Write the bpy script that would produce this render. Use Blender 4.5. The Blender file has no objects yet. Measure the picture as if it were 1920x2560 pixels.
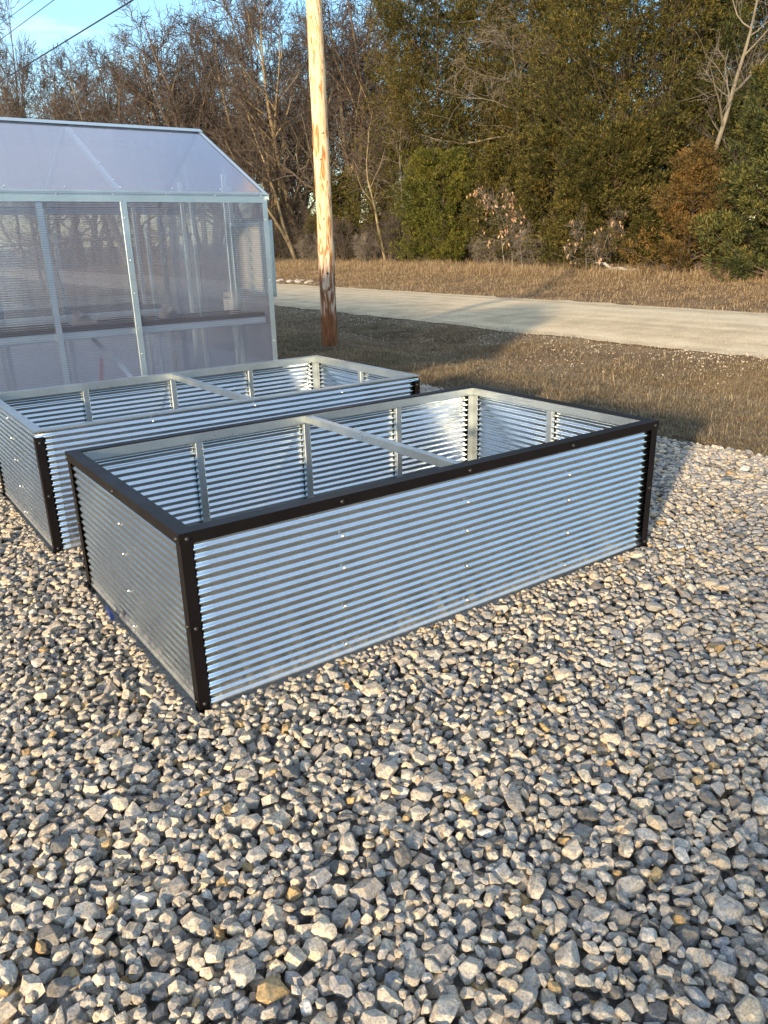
import bpy, math, random
import numpy as np
from mathutils import Vector, Matrix

PI = math.pi
scene = bpy.context.scene
C = scene.collection

# ------------------------------------------------------------------ camera
CAM = np.array([-0.7895, -2.2429, 1.5212])
YAW, PITCH, ROLL, FPX = 0.6146, -0.3377, -0.0252, 1938.14
_f = np.array([math.sin(YAW) * math.cos(PITCH), math.cos(YAW) * math.cos(PITCH), math.sin(PITCH)])
_r0 = np.array([math.cos(YAW), -math.sin(YAW), 0.0])
_u0 = np.cross(_r0, _f)
_r = math.cos(ROLL) * _r0 + math.sin(ROLL) * _u0
_u = math.cos(ROLL) * _u0 - math.sin(ROLL) * _r0
cd = bpy.data.cameras.new('camera')
cam = bpy.data.objects.new('camera', cd)
C.objects.link(cam)
cd.sensor_fit = 'HORIZONTAL'
cd.sensor_width = 36.0
cd.lens = FPX / 1920 * 36.0
cd.clip_start, cd.clip_end = 0.05, 3000
cam.matrix_world = Matrix(((_r[0], _u[0], -_f[0], CAM[0]), (_r[1], _u[1], -_f[1], CAM[1]),
                           (_r[2], _u[2], -_f[2], CAM[2]), (0, 0, 0, 1)))
scene.camera = cam

# ------------------------------------------------------------------ light
SUN_EL, SUN_TRAVEL = math.radians(11.5), math.radians(27.5)      # low evening sun from behind and left
sd = bpy.data.lights.new('sun', 'SUN')
sd.energy = 3.55
sd.angle = math.radians(2.6)
sd.color = (1.0, 0.79, 0.52)
sun = bpy.data.objects.new('sun', sd)
C.objects.link(sun)
_d = Vector((math.cos(SUN_TRAVEL) * math.cos(SUN_EL), math.sin(SUN_TRAVEL) * math.cos(SUN_EL), -math.sin(SUN_EL)))
sun.rotation_euler = _d.to_track_quat('-Z', 'Y').to_euler()
world = bpy.data.worlds.new("World")
scene.world = world
world.use_nodes = True
wn, wl = world.node_tree.nodes, world.node_tree.links
wn.clear()
wo = wn.new('ShaderNodeOutputWorld'); bg = wn.new('ShaderNodeBackground')
sky = wn.new('ShaderNodeTexSky'); sky.sky_type = 'NISHITA'; sky.sun_disc = False
sky.sun_elevation = SUN_EL
sky.sun_rotation = math.atan2(-_d.x, -_d.y)
sky.air_density = 1.0; sky.dust_density = 0.4; sky.ozone_density = 2.0
bg.inputs['Strength'].default_value = 0.15
tc = wn.new('ShaderNodeTexCoord'); mp = wn.new('ShaderNodeMapping'); mp.inputs['Scale'].default_value = (1.2, 1.2, 4.0)
mp.inputs['Rotation'].default_value = (0.1, 0.25, 0.4)
nz = wn.new('ShaderNodeTexNoise'); nz.inputs['Scale'].default_value = 2.2; nz.inputs['Detail'].default_value = 9; nz.inputs['Roughness'].default_value = 0.62
nz.inputs['Distortion'].default_value = 0.6
cr = wn.new('ShaderNodeValToRGB'); cr.color_ramp.elements[0].position = 0.54; cr.color_ramp.elements[1].position = 0.80
cr.color_ramp.elements[1].color = (0.55, 0.55, 0.55, 1)
mx = wn.new('ShaderNodeMixRGB'); mx.inputs['Color2'].default_value = (6.0, 5.9, 5.7, 1)
hs = wn.new('ShaderNodeHueSaturation'); hs.inputs['Saturation'].default_value = 1.65; hs.inputs['Value'].default_value = 1.0
wl.new(tc.outputs['Generated'], mp.inputs['Vector']); wl.new(mp.outputs['Vector'], nz.inputs['Vector'])
wl.new(nz.outputs['Fac'], cr.inputs['Fac']); wl.new(sky.outputs['Color'], hs.inputs['Color'])
sxyz = wn.new('ShaderNodeSeparateXYZ'); wl.new(tc.outputs['Generated'], sxyz.inputs[0])
hz = wn.new('ShaderNodeMapRange'); hz.inputs[1].default_value = 0.0; hz.inputs[2].default_value = 0.20; hz.inputs[3].default_value = 0.42; hz.inputs[4].default_value = 0.32; wl.new(sxyz.outputs[2], hz.inputs[0])
hm = wn.new('ShaderNodeMixRGB'); hm.inputs['Color2'].default_value = (4.4, 4.45, 4.5, 1); wl.new(hz.outputs[0], hm.inputs['Fac']); wl.new(hs.outputs['Color'], hm.inputs['Color1'])
wl.new(hm.outputs['Color'], mx.inputs['Color1']); wl.new(cr.outputs['Color'], mx.inputs['Fac'])
wl.new(mx.outputs['Color'], bg.inputs['Color']); wl.new(bg.outputs['Background'], wo.inputs['Surface'])

scene.view_settings.view_transform = 'Standard'
scene.view_settings.look = 'None'
scene.view_settings.exposure = 1.25
scene.view_settings.gamma = 1.0
scene.cycles.max_bounces = 8
scene.cycles.transparent_max_bounces = 24
scene.cycles.transmission_bounces = 8
scene.cycles.caustics_refractive = False
scene.cycles.caustics_reflective = False
scene.cycles.sample_clamp_indirect = 6.0

rng = np.random.default_rng(7)


def col_world(u, X=None, Y=None):
    """ground point under display column u (0..1659) at world x = X or y = Y"""
    az = YAW + math.atan((u * 1920 / 1659 - 960) / FPX * math.cos(PITCH))
    if X is not None:
        return X, (X - CAM[0]) / math.tan(az) + CAM[1]
    return (Y - CAM[1]) * math.tan(az) + CAM[0], Y


# ------------------------------------------------------------------ materials
def mat(name):
    m = bpy.data.materials.new(name)
    m.use_nodes = True
    nt = m.node_tree
    return m, nt.nodes, nt.links, nt.nodes['Principled BSDF']


def ramp(n, stops, interp='LINEAR'):
    r = n.new('ShaderNodeValToRGB')
    cr = r.color_ramp
    cr.interpolation = interp
    while len(cr.elements) < len(stops):
        cr.elements.new(0.5)
    for e, (p, c) in zip(cr.elements, stops):
        e.position = p
        e.color = (c[0], c[1], c[2], 1)
    return r


def noise(n, l, vec, scale, detail=4, rough=0.55, dist=0.0):
    t = n.new('ShaderNodeTexNoise')
    t.inputs['Scale'].default_value = scale
    t.inputs['Detail'].default_value = detail
    t.inputs['Roughness'].default_value = rough
    t.inputs['Distortion'].default_value = dist
    if vec is not None:
        l.new(vec, t.inputs['Vector'])
    return t


def bump(n, l, h, strength, dist, bsdf):
    b = n.new('ShaderNodeBump')
    b.inputs['Strength'].default_value = strength
    b.inputs['Distance'].default_value = dist
    l.new(h, b.inputs['Height'])
    l.new(b.outputs['Normal'], bsdf.inputs['Normal'])
    return b


def mixc(n, l, fac, a, b, mode='MIX'):
    m = n.new('ShaderNodeMixRGB')
    m.blend_type = mode
    for s, v in (('Fac', fac), ('Color1', a), ('Color2', b)):
        if isinstance(v, (int, float)):
            m.inputs[s].default_value = v
        elif isinstance(v, tuple):
            m.inputs[s].default_value = (*v, 1)
        else:
            l.new(v, m.inputs[s])
    return m


def coord(n, l, kind='Object', scale=None):
    t = n.new('ShaderNodeTexCoord')
    if scale is None:
        return t.outputs[kind]
    mp = n.new('ShaderNodeMapping')
    mp.inputs['Scale'].default_value = scale
    l.new(t.outputs[kind], mp.inputs['Vector'])
    return mp.outputs['Vector']


M = {}


def build_materials():
    # galvanised corrugated sheet
    def galv(name, base, r0, r1, metal=1.0, bs=0.02):
        m, n, l, b = mat(name)
        co = coord(n, l)
        vo = n.new('ShaderNodeTexVoronoi'); vo.inputs['Scale'].default_value = 130; l.new(co, vo.inputs['Vector'])
        nz = noise(n, l, co, 6, 5, 0.6)
        nf = noise(n, l, co, 260, 2)
        sep = n.new('ShaderNodeSeparateColor'); l.new(vo.outputs['Color'], sep.inputs['Color'])
        r = ramp(n, [(0.3, (r0,) * 3), (0.7, (r1,) * 3)])
        a = mixc(n, l, 0.12, nz.outputs['Fac'], sep.outputs['Red'])
        l.new(a.outputs['Color'], r.inputs['Fac']); l.new(r.outputs['Color'], b.inputs['Roughness'])
        c = ramp(n, [(0.25, tuple(x * 0.86 for x in base)), (0.75, base)])
        a2 = mixc(n, l, 0.3, nz.outputs['Fac'], sep.outputs['Green'])
        l.new(a2.outputs['Color'], c.inputs['Fac']); l.new(c.outputs['Color'], b.inputs['Base Color'])
        b.inputs['Metallic'].default_value = metal
        if name == 'galvanised_sheet':
            sz = n.new('ShaderNodeSeparateXYZ'); l.new(co, sz.inputs[0])
            dn = noise(n, l, co, 30, 5, 0.7)
            q = n.new('ShaderNodeMath'); q.operation = 'MULTIPLY_ADD'; l.new(dn.outputs['Fac'], q.inputs[0]); q.inputs[1].default_value = -0.16; l.new(sz.outputs[2], q.inputs[2])
            k = n.new('ShaderNodeMapRange'); k.inputs[1].default_value = -0.07; k.inputs[2].default_value = 0.0; k.inputs[3].default_value = 0.25; k.inputs[4].default_value = 0.0; l.new(q.outputs[0], k.inputs[0])
            d = mixc(n, l, k.outputs[0], c.outputs['Color'], (0.36, 0.32, 0.26)); l.new(d.outputs['Color'], b.inputs['Base Color'])
            inv = n.new('ShaderNodeMath'); inv.operation = 'SUBTRACT'; inv.inputs[0].default_value = 1.0; l.new(k.outputs[0], inv.inputs[1]); l.new(inv.outputs[0], b.inputs['Metallic'])
        bump(n, l, nf.outputs['Fac'], bs, 0.001, b)
        return m
    M['sheet'] = galv('galvanised_sheet', (0.75, 0.79, 0.81), 0.12, 0.18, 1.0, 0.003)
    M['galv'] = galv('galvanised_frame', (0.66, 0.70, 0.69), 0.26, 0.40, 0.95, 0.004)
    M['alu'] = galv('greenhouse_frame', (0.60, 0.70, 0.74), 0.28, 0.42, 0.85, 0.004)
    # dark brown painted steel
    m, n, l, b = mat('brown_painted_steel')
    co = coord(n, l); nz = noise(n, l, co, 300, 2); n2 = noise(n, l, co, 5, 4)
    r = ramp(n, [(0.3, (0.0055, 0.0042, 0.0044)), (0.7, (0.0075, 0.0058, 0.0058))]); l.new(n2.outputs['Fac'], r.inputs['Fac'])
    l.new(r.outputs['Color'], b.inputs['Base Color'])
    rr = ramp(n, [(0.3, (0.36,) * 3), (0.7, (0.5,) * 3)]); l.new(n2.outputs['Fac'], rr.inputs['Fac']); l.new(rr.outputs['Color'], b.inputs['Roughness'])
    b.inputs['Specular IOR Level'].default_value = 0.22
    bump(n, l, nz.outputs['Fac'], 0.03, 0.001, b)
    M['brown'] = m
    for nm, c, rg in (('screw_zinc', (0.75, 0.74, 0.70), 0.28), ('screw_black', (0.012, 0.011, 0.011), 0.5)):
        m, n, l, b = mat(nm)
        b.inputs['Base Color'].default_value = (*c, 1); b.inputs['Roughness'].default_value = rg
        b.inputs['Metallic'].default_value = 1.0 if 'zinc' in nm else 0.0
        M[nm] = m
    m, n, l, b = mat('black_plastic'); b.inputs['Base Color'].default_value = (0.015, 0.014, 0.018, 1); b.inputs['Roughness'].default_value = 0.5
    M['black'] = m
    m, n, l, b = mat('white_plastic'); b.inputs['Base Color'].default_value = (0.75, 0.75, 0.72, 1); b.inputs['Roughness'].default_value = 0.4
    M['white'] = m
    m, n, l, b = mat('clear_tray_plastic'); b.inputs['Base Color'].default_value = (0.35, 0.36, 0.38, 1); b.inputs['Roughness'].default_value = 0.3
    M['tray'] = m
    m, n, l, b = mat('blue_plastic'); b.inputs['Base Color'].default_value = (0.01, 0.03, 0.16, 1); b.inputs['Roughness'].default_value = 0.4
    M['blue'] = m
    m, n, l, b = mat('red_plastic'); b.inputs['Base Color'].default_value = (0.30, 0.04, 0.03, 1); b.inputs['Roughness'].default_value = 0.4
    M['red'] = m

    # twin wall polycarbonate: horizontal flutes smear what lies behind vertically
    def poly(name, axis, tr, milk, gl, lines):
        m = bpy.data.materials.new(name); m.use_nodes = True
        n, l = m.node_tree.nodes, m.node_tree.links
        n.clear()
        out = n.new('ShaderNodeOutputMaterial')
        co = coord(n, l)
        sx = n.new('ShaderNodeSeparateXYZ'); l.new(co, sx.inputs[0])
        def mth(op, a, b=None):
            k = n.new('ShaderNodeMath'); k.operation = op
            for i, v in enumerate((a, b)):
                if v is None: continue
                if isinstance(v, (int, float)): k.inputs[i].default_value = v
                else: l.new(v, k.inputs[i])
            return k.outputs[0]
        ph = mth('MULTIPLY', sx.outputs[axis], 2 * PI / 0.0165)
        s = mth('SINE', ph)
        geo = n.new('ShaderNodeNewGeometry')
        sv = n.new('ShaderNodeCombineXYZ')
        l.new(mth('MULTIPLY', s, 0.75), sv.inputs[axis])
        va = n.new('ShaderNodeVectorMath'); va.operation = 'ADD'; l.new(geo.outputs['Normal'], va.inputs[0]); l.new(sv.outputs[0], va.inputs[1])
        vn = n.new('ShaderNodeVectorMath'); vn.operation = 'NORMALIZE'; l.new(va.outputs[0], vn.inputs[0])
        rf = n.new('ShaderNodeBsdfRefraction'); rf.inputs['IOR'].default_value = 1.14; rf.inputs['Roughness'].default_value = 0.05
        rf.inputs['Color'].default_value = (0.88, 0.90, 0.97, 1); l.new(vn.outputs[0], rf.inputs['Normal'])
        tp = n.new('ShaderNodeBsdfTransparent'); tp.inputs['Color'].default_value = (0.90, 0.92, 0.97, 1)
        df = n.new('ShaderNodeBsdfDiffuse'); df.inputs['Color'].default_value = (0.46, 0.51, 0.70, 1)
        tl = n.new('ShaderNodeBsdfTranslucent'); tl.inputs['Color'].default_value = (0.66, 0.70, 0.88, 1)
        gs = n.new('ShaderNodeBsdfGlossy'); gs.inputs['Roughness'].default_value = 0.16; gs.inputs['Color'].default_value = (0.95, 0.95, 1, 1)
        def mix(f, a, b):
            k = n.new('ShaderNodeMixShader')
            if isinstance(f, (int, float)): k.inputs[0].default_value = f
            else: l.new(f, k.inputs[0])
            l.new(a, k.inputs[1]); l.new(b, k.inputs[2]); return k.outputs[0]
        clear = mix(tr, rf.outputs[0], tp.outputs[0])
        milky = mix(0.55, df.outputs[0], tl.outputs[0])
        # thin webs between the flutes are milkier than the clear cells
        web = mth('POWER', mth('MULTIPLY', mth('ADD', mth('COSINE', ph), 1.0), 0.5), 3.0)
        w = mth('ADD', mth('MULTIPLY', web, lines), milk)
        body = mix(w, clear, milky)
        fr = n.new('ShaderNodeFresnel')      # a sheet reflects the same from both sides
        l.new(mth('ADD', mth('MULTIPLY', geo.outputs['Backfacing'], 1 / 1.5 - 1.5), 1.5), fr.inputs['IOR'])
        g = mth('MULTIPLY', fr.outputs[0], gl)
        fin = mix(g, body, gs.outputs[0])
        l.new(fin, out.inputs['Surface'])
        return m
    M['poly'] = poly('twin_wall_panel', 2, 0.5, 0.08, 1.9, 0.26)
    M['poly_roof'] = poly('twin_wall_roof_panel', 1, 0.45, 0.22, 2.2, 0.12)

    # stones
    m, n, l, b = mat('crushed_limestone')
    geo = n.new('ShaderNodeNewGeometry')
    r = ramp(n, [(0.0, (0.17, 0.168, 0.165)), (0.08, (0.33, 0.31, 0.285)), (0.30, (0.49, 0.45, 0.39)), (0.46, (0.39, 0.375, 0.35)),
                 (0.60, (0.57, 0.495, 0.395)), (0.74, (0.49, 0.435, 0.36)), (0.84, (0.60, 0.53, 0.42)), (0.91, (0.52, 0.50, 0.46)),
                 (0.945, (0.43, 0.31, 0.16)), (0.965, (0.33, 0.33, 0.34)), (0.985, (0.68, 0.67, 0.64)), (1.0, (0.30, 0.29, 0.27))], 'CONSTANT')
    l.new(geo.outputs['Random Per Island'], r.inputs['Fac'])
    co = coord(n, l)
    n1 = noise(n, l, coord(n, l, 'Object', (1, 0.7, 1.6)), 62, 6, 0.72, 0.8); n2 = noise(n, l, co, 170, 4, 0.75); n3 = noise(n, l, co, 24, 4, 0.65)
    sp = ramp(n, [(0.32, (0.46, 0.46, 0.49)), (0.47, (0.95, 0.95, 0.95)), (0.66, (1.42, 1.34, 1.2))]); l.new(n1.outputs['Fac'], sp.inputs['Fac'])
    c1 = mixc(n, l, 1.0, r.outputs['Color'], sp.outputs['Color'], 'MULTIPLY')
    sp2 = ramp(n, [(0.34, (0.58, 0.58, 0.60)), (0.55, (1.06, 1.05, 1.03)), (0.75, (1.25, 1.23, 1.2))]); l.new(n2.outputs['Fac'], sp2.inputs['Fac'])
    c2 = mixc(n, l, 1.0, c1.outputs['Color'], sp2.outputs['Color'], 'MULTIPLY')
    pat = ramp(n, [(0.44, (0, 0, 0)), (0.60, (1, 1, 1))]); l.new(n3.outputs['Fac'], pat.inputs['Fac'])
    pf = n.new('ShaderNodeMath'); pf.operation = 'MULTIPLY'; pf.inputs[1].default_value = 0.55; l.new(pat.outputs['Color'], pf.inputs[0])
    tan = mixc(n, l, 1.0, c2.outputs['Color'], (1.18, 0.98, 0.72), 'MULTIPLY')
    c2b = mixc(n, l, pf.outputs[0], c2.outputs['Color'], tan.outputs['Color'])
    n4 = noise(n, l, coord(n, l, 'Object', (1, 1, 2.5)), 17, 4, 0.6, 1.5)
    rust = ramp(n, [(0.66, (0, 0, 0)), (0.73, (1, 1, 1))]); l.new(n4.outputs['Fac'], rust.inputs['Fac'])
    rf = n.new('ShaderNodeMath'); rf.operation = 'MULTIPLY'; rf.inputs[1].default_value = 0.6; l.new(rust.outputs['Color'], rf.inputs[0])
    c3 = mixc(n, l, rf.outputs[0], c2b.outputs['Color'], (0.42, 0.25, 0.10))
    l.new(c3.outputs['Color'], b.inputs['Base Color'])
    b.inputs['Roughness'].default_value = 0.88
    ad = mixc(n, l, 0.5, n1.outputs['Fac'], n2.outputs['Fac'])
    bump(n, l, ad.outputs['Color'], 0.75, 0.006, b)
    M['stone'] = m

    # soil / dormant turf base
    m, n, l, b = mat('soil_and_thatch')
    co = coord(n, l)
    n1 = noise(n, l, co, 0.9, 6, 0.6, 0.5); n2 = noise(n, l, co, 14, 5, 0.7); n3 = noise(n, l, co, 90, 3, 0.7)
    r = ramp(n, [(0.36, (0.075, 0.042, 0.02)), (0.48, (0.15, 0.098, 0.052)), (0.6, (0.24, 0.175, 0.10))])
    a = mixc(n, l, 0.5, n1.outputs['Fac'], n2.outputs['Fac']); l.new(a.outputs['Color'], r.inputs['Fac'])
    sp = ramp(n, [(0.35, (0.55, 0.55, 0.55)), (0.65, (1.35, 1.3, 1.2))]); l.new(n3.outputs['Fac'], sp.inputs['Fac'])
    c = mixc(n, l, 1.0, r.outputs['Color'], sp.outputs['Color'], 'MULTIPLY'); l.new(c.outputs['Color'], b.inputs['Base Color'])
    b.inputs['Roughness'].default_value = 0.95
    bump(n, l, n2.outputs['Fac'], 0.8, 0.03, b)
    M['soil'] = m
    # pad base
    m, n, l, b = mat('gravel_pad_base')
    co = coord(n, l); n1 = noise(n, l, co, 40, 5, 0.7)
    r = ramp(n, [(0.35, (0.22, 0.20, 0.17)), (0.65, (0.50, 0.45, 0.38))]); l.new(n1.outputs['Fac'], r.inputs['Fac'])
    l.new(r.outputs['Color'], b.inputs['Base Color']); b.inputs['Roughness'].default_value = 0.95
    M['padbase'] = m
    # road
    m, n, l, b = mat('packed_limestone_road')
    co = coord(n, l)
    st = coord(n, l, 'Object', (1.6, 0.05, 1))
    n1 = noise(n, l, st, 0.9, 4, 0.5); n2 = noise(n, l, co, 45, 5, 0.75); n3 = noise(n, l, co, 1.6, 5, 0.6)
    r = ramp(n, [(0.40, (0.55, 0.42, 0.255)), (0.5, (0.73, 0.565, 0.35)), (0.60, (0.82, 0.66, 0.43))])
    a = mixc(n, l, 0.45, n1.outputs['Fac'], n3.outputs['Fac']); l.new(a.outputs['Color'], r.inputs['Fac'])
    sp = ramp(n, [(0.35, (0.74, 0.73, 0.71)), (0.62, (1.12, 1.12, 1.12))]); l.new(n2.outputs['Fac'], sp.inputs['Fac'])
    c = mixc(n, l, 1.0, r.outputs['Color'], sp.outputs['Color'], 'MULTIPLY'); l.new(c.outputs['Color'], b.inputs['Base Color'])
    b.inputs['Roughness'].default_value = 0.93
    bump(n, l, n2.outputs['Fac'], 0.9, 0.02, b)
    M['road'] = m

    def island(name, stops, rough=0.85, trans=0.0, spec=0.2):
        m, n, l, b = mat(name)
        geo = n.new('ShaderNodeNewGeometry')
        r = ramp(n, stops); l.new(geo.outputs['Random Per Island'], r.inputs['Fac'])
        l.new(r.outputs['Color'], b.inputs['Base Color'])
        b.inputs['Roughness'].default_value = rough
        b.inputs['Specular IOR Level'].default_value = spec
        if name.startswith('cedar'):
            at = n.new('ShaderNodeAttribute'); at.attribute_name = 'bough'
            br = ramp(n, [(0.0, (0.6, 0.66, 0.68)), (0.45, (0.95, 0.98, 0.95)), (0.85, (1.2, 1.12, 0.98)), (1.0, (1.4, 1.12, 0.85))]); l.new(at.outputs['Fac'], br.inputs['Fac'])
            r = mixc(n, l, 1.0, r.outputs['Color'], br.outputs['Color'], 'MULTIPLY'); l.new(r.outputs['Color'], b.inputs['Base Color'])
        if trans:
            t = n.new('ShaderNodeBsdfTranslucent'); l.new(r.outputs['Color'], t.inputs['Color'])
            k = n.new('ShaderNodeMixShader'); k.inputs[0].default_value = trans
            l.new(b.outputs[0], k.inputs[1]); l.new(t.outputs[0], k.inputs[2]); l.new(k.outputs[0], n['Material Output'].inputs['Surface'])
        return m
    M['turf'] = island('dormant_turf', [(0, (0.09, 0.06, 0.035)), (0.35, (0.19, 0.14, 0.085)), (0.62, (0.30, 0.225, 0.14)), (0.8, (0.20, 0.17, 0.085)), (1, (0.47, 0.37, 0.235))], 0.8, 0.15)
    M['drygrass'] = island('dry_tall_grass', [(0, (0.14, 0.088, 0.048)), (0.4, (0.29, 0.20, 0.11)), (0.75, (0.42, 0.31, 0.18)), (1, (0.55, 0.43, 0.27))], 0.8, 0.2)
    M['litter'] = island('leaf_litter', [(0, (0.10, 0.065, 0.038)), (0.5, (0.21, 0.145, 0.085)), (1, (0.40, 0.30, 0.19))], 0.85)
    M['pebble'] = island('road_pebbles', [(0, (0.30, 0.25, 0.18)), (0.5, (0.46, 0.39, 0.29)), (1, (0.60, 0.52, 0.41))], 0.9)
    M['deadleaf'] = island('dead_leaves', [(0, (0.38, 0.20, 0.10)), (0.5, (0.52, 0.32, 0.19)), (1, (0.62, 0.44, 0.30))], 0.8, 0.25)
    M['cedar_green'] = island('cedar_green', [(0, (0.025, 0.030, 0.007)), (0.5, (0.10, 0.105, 0.018)), (0.85, (0.16, 0.155, 0.03)), (1, (0.21, 0.18, 0.045))], 0.75, 0.12)
    M['cedar_olive'] = island('cedar_olive', [(0, (0.022, 0.020, 0.006)), (0.5, (0.060, 0.057, 0.014)), (0.85, (0.115, 0.10, 0.025)), (1, (0.19, 0.145, 0.043))], 0.75, 0.12)
    M['cedar_rust'] = island('cedar_rust', [(0, (0.05, 0.028, 0.010)), (0.5, (0.115, 0.078, 0.026)), (1, (0.19, 0.125, 0.045))], 0.75, 0.12)
    M['cedar_dark'] = island('cedar_dark_green', [(0, (0.018, 0.024, 0.010)), (0.5, (0.062, 0.072, 0.022)), (1, (0.15, 0.14, 0.045))], 0.75, 0.12)

    def bark(name, c0, c1, s=14):
        m, n, l, b = mat(name)
        co = coord(n, l, 'Object', (1, 1, 0.25)); n1 = noise(n, l, co, s, 5, 0.65, 0.4); n2 = noise(n, l, co, 3, 3)
        a = mixc(n, l, 0.4, n1.outputs['Fac'], n2.outputs['Fac'])
        r = ramp(n, [(0.35, c0), (0.65, c1)]); l.new(a.outputs['Color'], r.inputs['Fac'])
        l.new(r.outputs['Color'], b.inputs['Base Color']); b.inputs['Roughness'].default_value = 0.9
        bump(n, l, n1.outputs['Fac'], 0.7, 0.03, b)
        return m
    M['bark_brown'] = bark('bark_brown', (0.05, 0.036, 0.027), (0.14, 0.102, 0.072))
    M['bark_grey'] = bark('bark_grey', (0.10, 0.085, 0.062), (0.24, 0.205, 0.15))
    M['bark_tan'] = bark('bark_tan', (0.15, 0.11, 0.06), (0.34, 0.26, 0.15))
    M['twig_brown'] = bark('twig_brown', (0.055, 0.041, 0.034), (0.105, 0.08, 0.064), 4)
    M['twig_grey'] = bark('twig_grey', (0.12, 0.10, 0.078), (0.22, 0.185, 0.145), 4)
    M['driftwood'] = bark('bleached_wood', (0.35, 0.32, 0.28), (0.62, 0.58, 0.52))

    # utility pole: peeled pine, dark treated foot, orange sap streaks
    m, n, l, b = mat('peeled_pine_pole')
    co = coord(n, l, 'Object', (1, 1, 0.16))
    n1 = noise(n, l, co, 11, 6, 0.6, 2.2); n2 = noise(n, l, coord(n, l, 'Object', (1, 1, 0.3)), 8, 4, 0.6, 1.0)
    nf = noise(n, l, coord(n, l, 'Object', (1, 1, 0.05)), 90, 3, 0.7)
    sx = n.new('ShaderNodeSeparateXYZ'); l.new(coord(n, l), sx.inputs[0])
    up = ramp(n, [(0.40, (0.33, 0.145, 0.045)), (0.46, (0.56, 0.32, 0.13)), (0.505, (0.72, 0.52, 0.30)), (0.66, (0.78, 0.62, 0.42))]); l.new(n1.outputs['Fac'], up.inputs['Fac'])
    lo = ramp(n, [(0.38, (0.14, 0.05, 0.018)), (0.47, (0.30, 0.13, 0.045)), (0.53, (0.55, 0.40, 0.28)), (0.66, (0.70, 0.57, 0.44))]); l.new(n1.outputs['Fac'], lo.inputs['Fac'])
    ft = ramp(n, [(0.35, (0.10, 0.032, 0.010)), (0.58, (0.26, 0.095, 0.026)), (0.75, (0.42, 0.21, 0.08))]); l.new(n1.outputs['Fac'], ft.inputs['Fac'])
    def step(a, b_, w=0.35):
        q = n.new('ShaderNodeMath'); q.operation = 'MULTIPLY_ADD'; l.new(n2.outputs['Fac'], q.inputs[0]); q.inputs[1].default_value = w * 2; l.new(sx.outputs[2], q.inputs[2])
        k = n.new('ShaderNodeMapRange'); k.inputs[1].default_value = a + w; k.inputs[2].default_value = b_ + w; l.new(q.outputs[0], k.inputs[0]); return k.outputs[0]
    c = mixc(n, l, step(0.45, 0.62), ft.outputs['Color'], lo.outputs['Color'])
    c = mixc(n, l, step(1.15, 1.75), c.outputs['Color'], up.outputs['Color'])
    g = ramp(n, [(0.3, (0.82, 0.82, 0.82)), (0.6, (1.05, 1.05, 1.05))]); l.new(nf.outputs['Fac'], g.inputs['Fac'])
    c = mixc(n, l, 1.0, c.outputs['Color'], g.outputs['Color'], 'MULTIPLY')
    l.new(c.outputs['Color'], b.inputs['Base Color']); b.inputs['Roughness'].default_value = 0.75
    bump(n, l, nf.outputs['Fac'], 0.4, 0.01, b)
    M['pole'] = m


build_materials()


# ------------------------------------------------------------------ mesh helpers
def mesh_np(name, V, F, material=None, smooth=False):
    """V (n,3), F (m,k) with constant k"""
    V = np.asarray(V, dtype=np.float32); F = np.asarray(F, dtype=np.int32)
    me = bpy.data.meshes.new(name)
    nf, k = F.shape
    me.vertices.add(len(V)); me.vertices.foreach_set('co', V.ravel())
    me.loops.add(nf * k); me.loops.foreach_set('vertex_index', F.ravel())
    me.polygons.add(nf)
    me.polygons.foreach_set('loop_start', np.arange(0, nf * k, k, dtype=np.int32))
    me.polygons.foreach_set('loop_total', np.full(nf, k, dtype=np.int32))
    me.polygons.foreach_set('use_smooth', np.full(nf, smooth, dtype=bool))
    me.update(calc_edges=True)
    if material is not None:
        me.materials.append(material)
    return me


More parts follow.
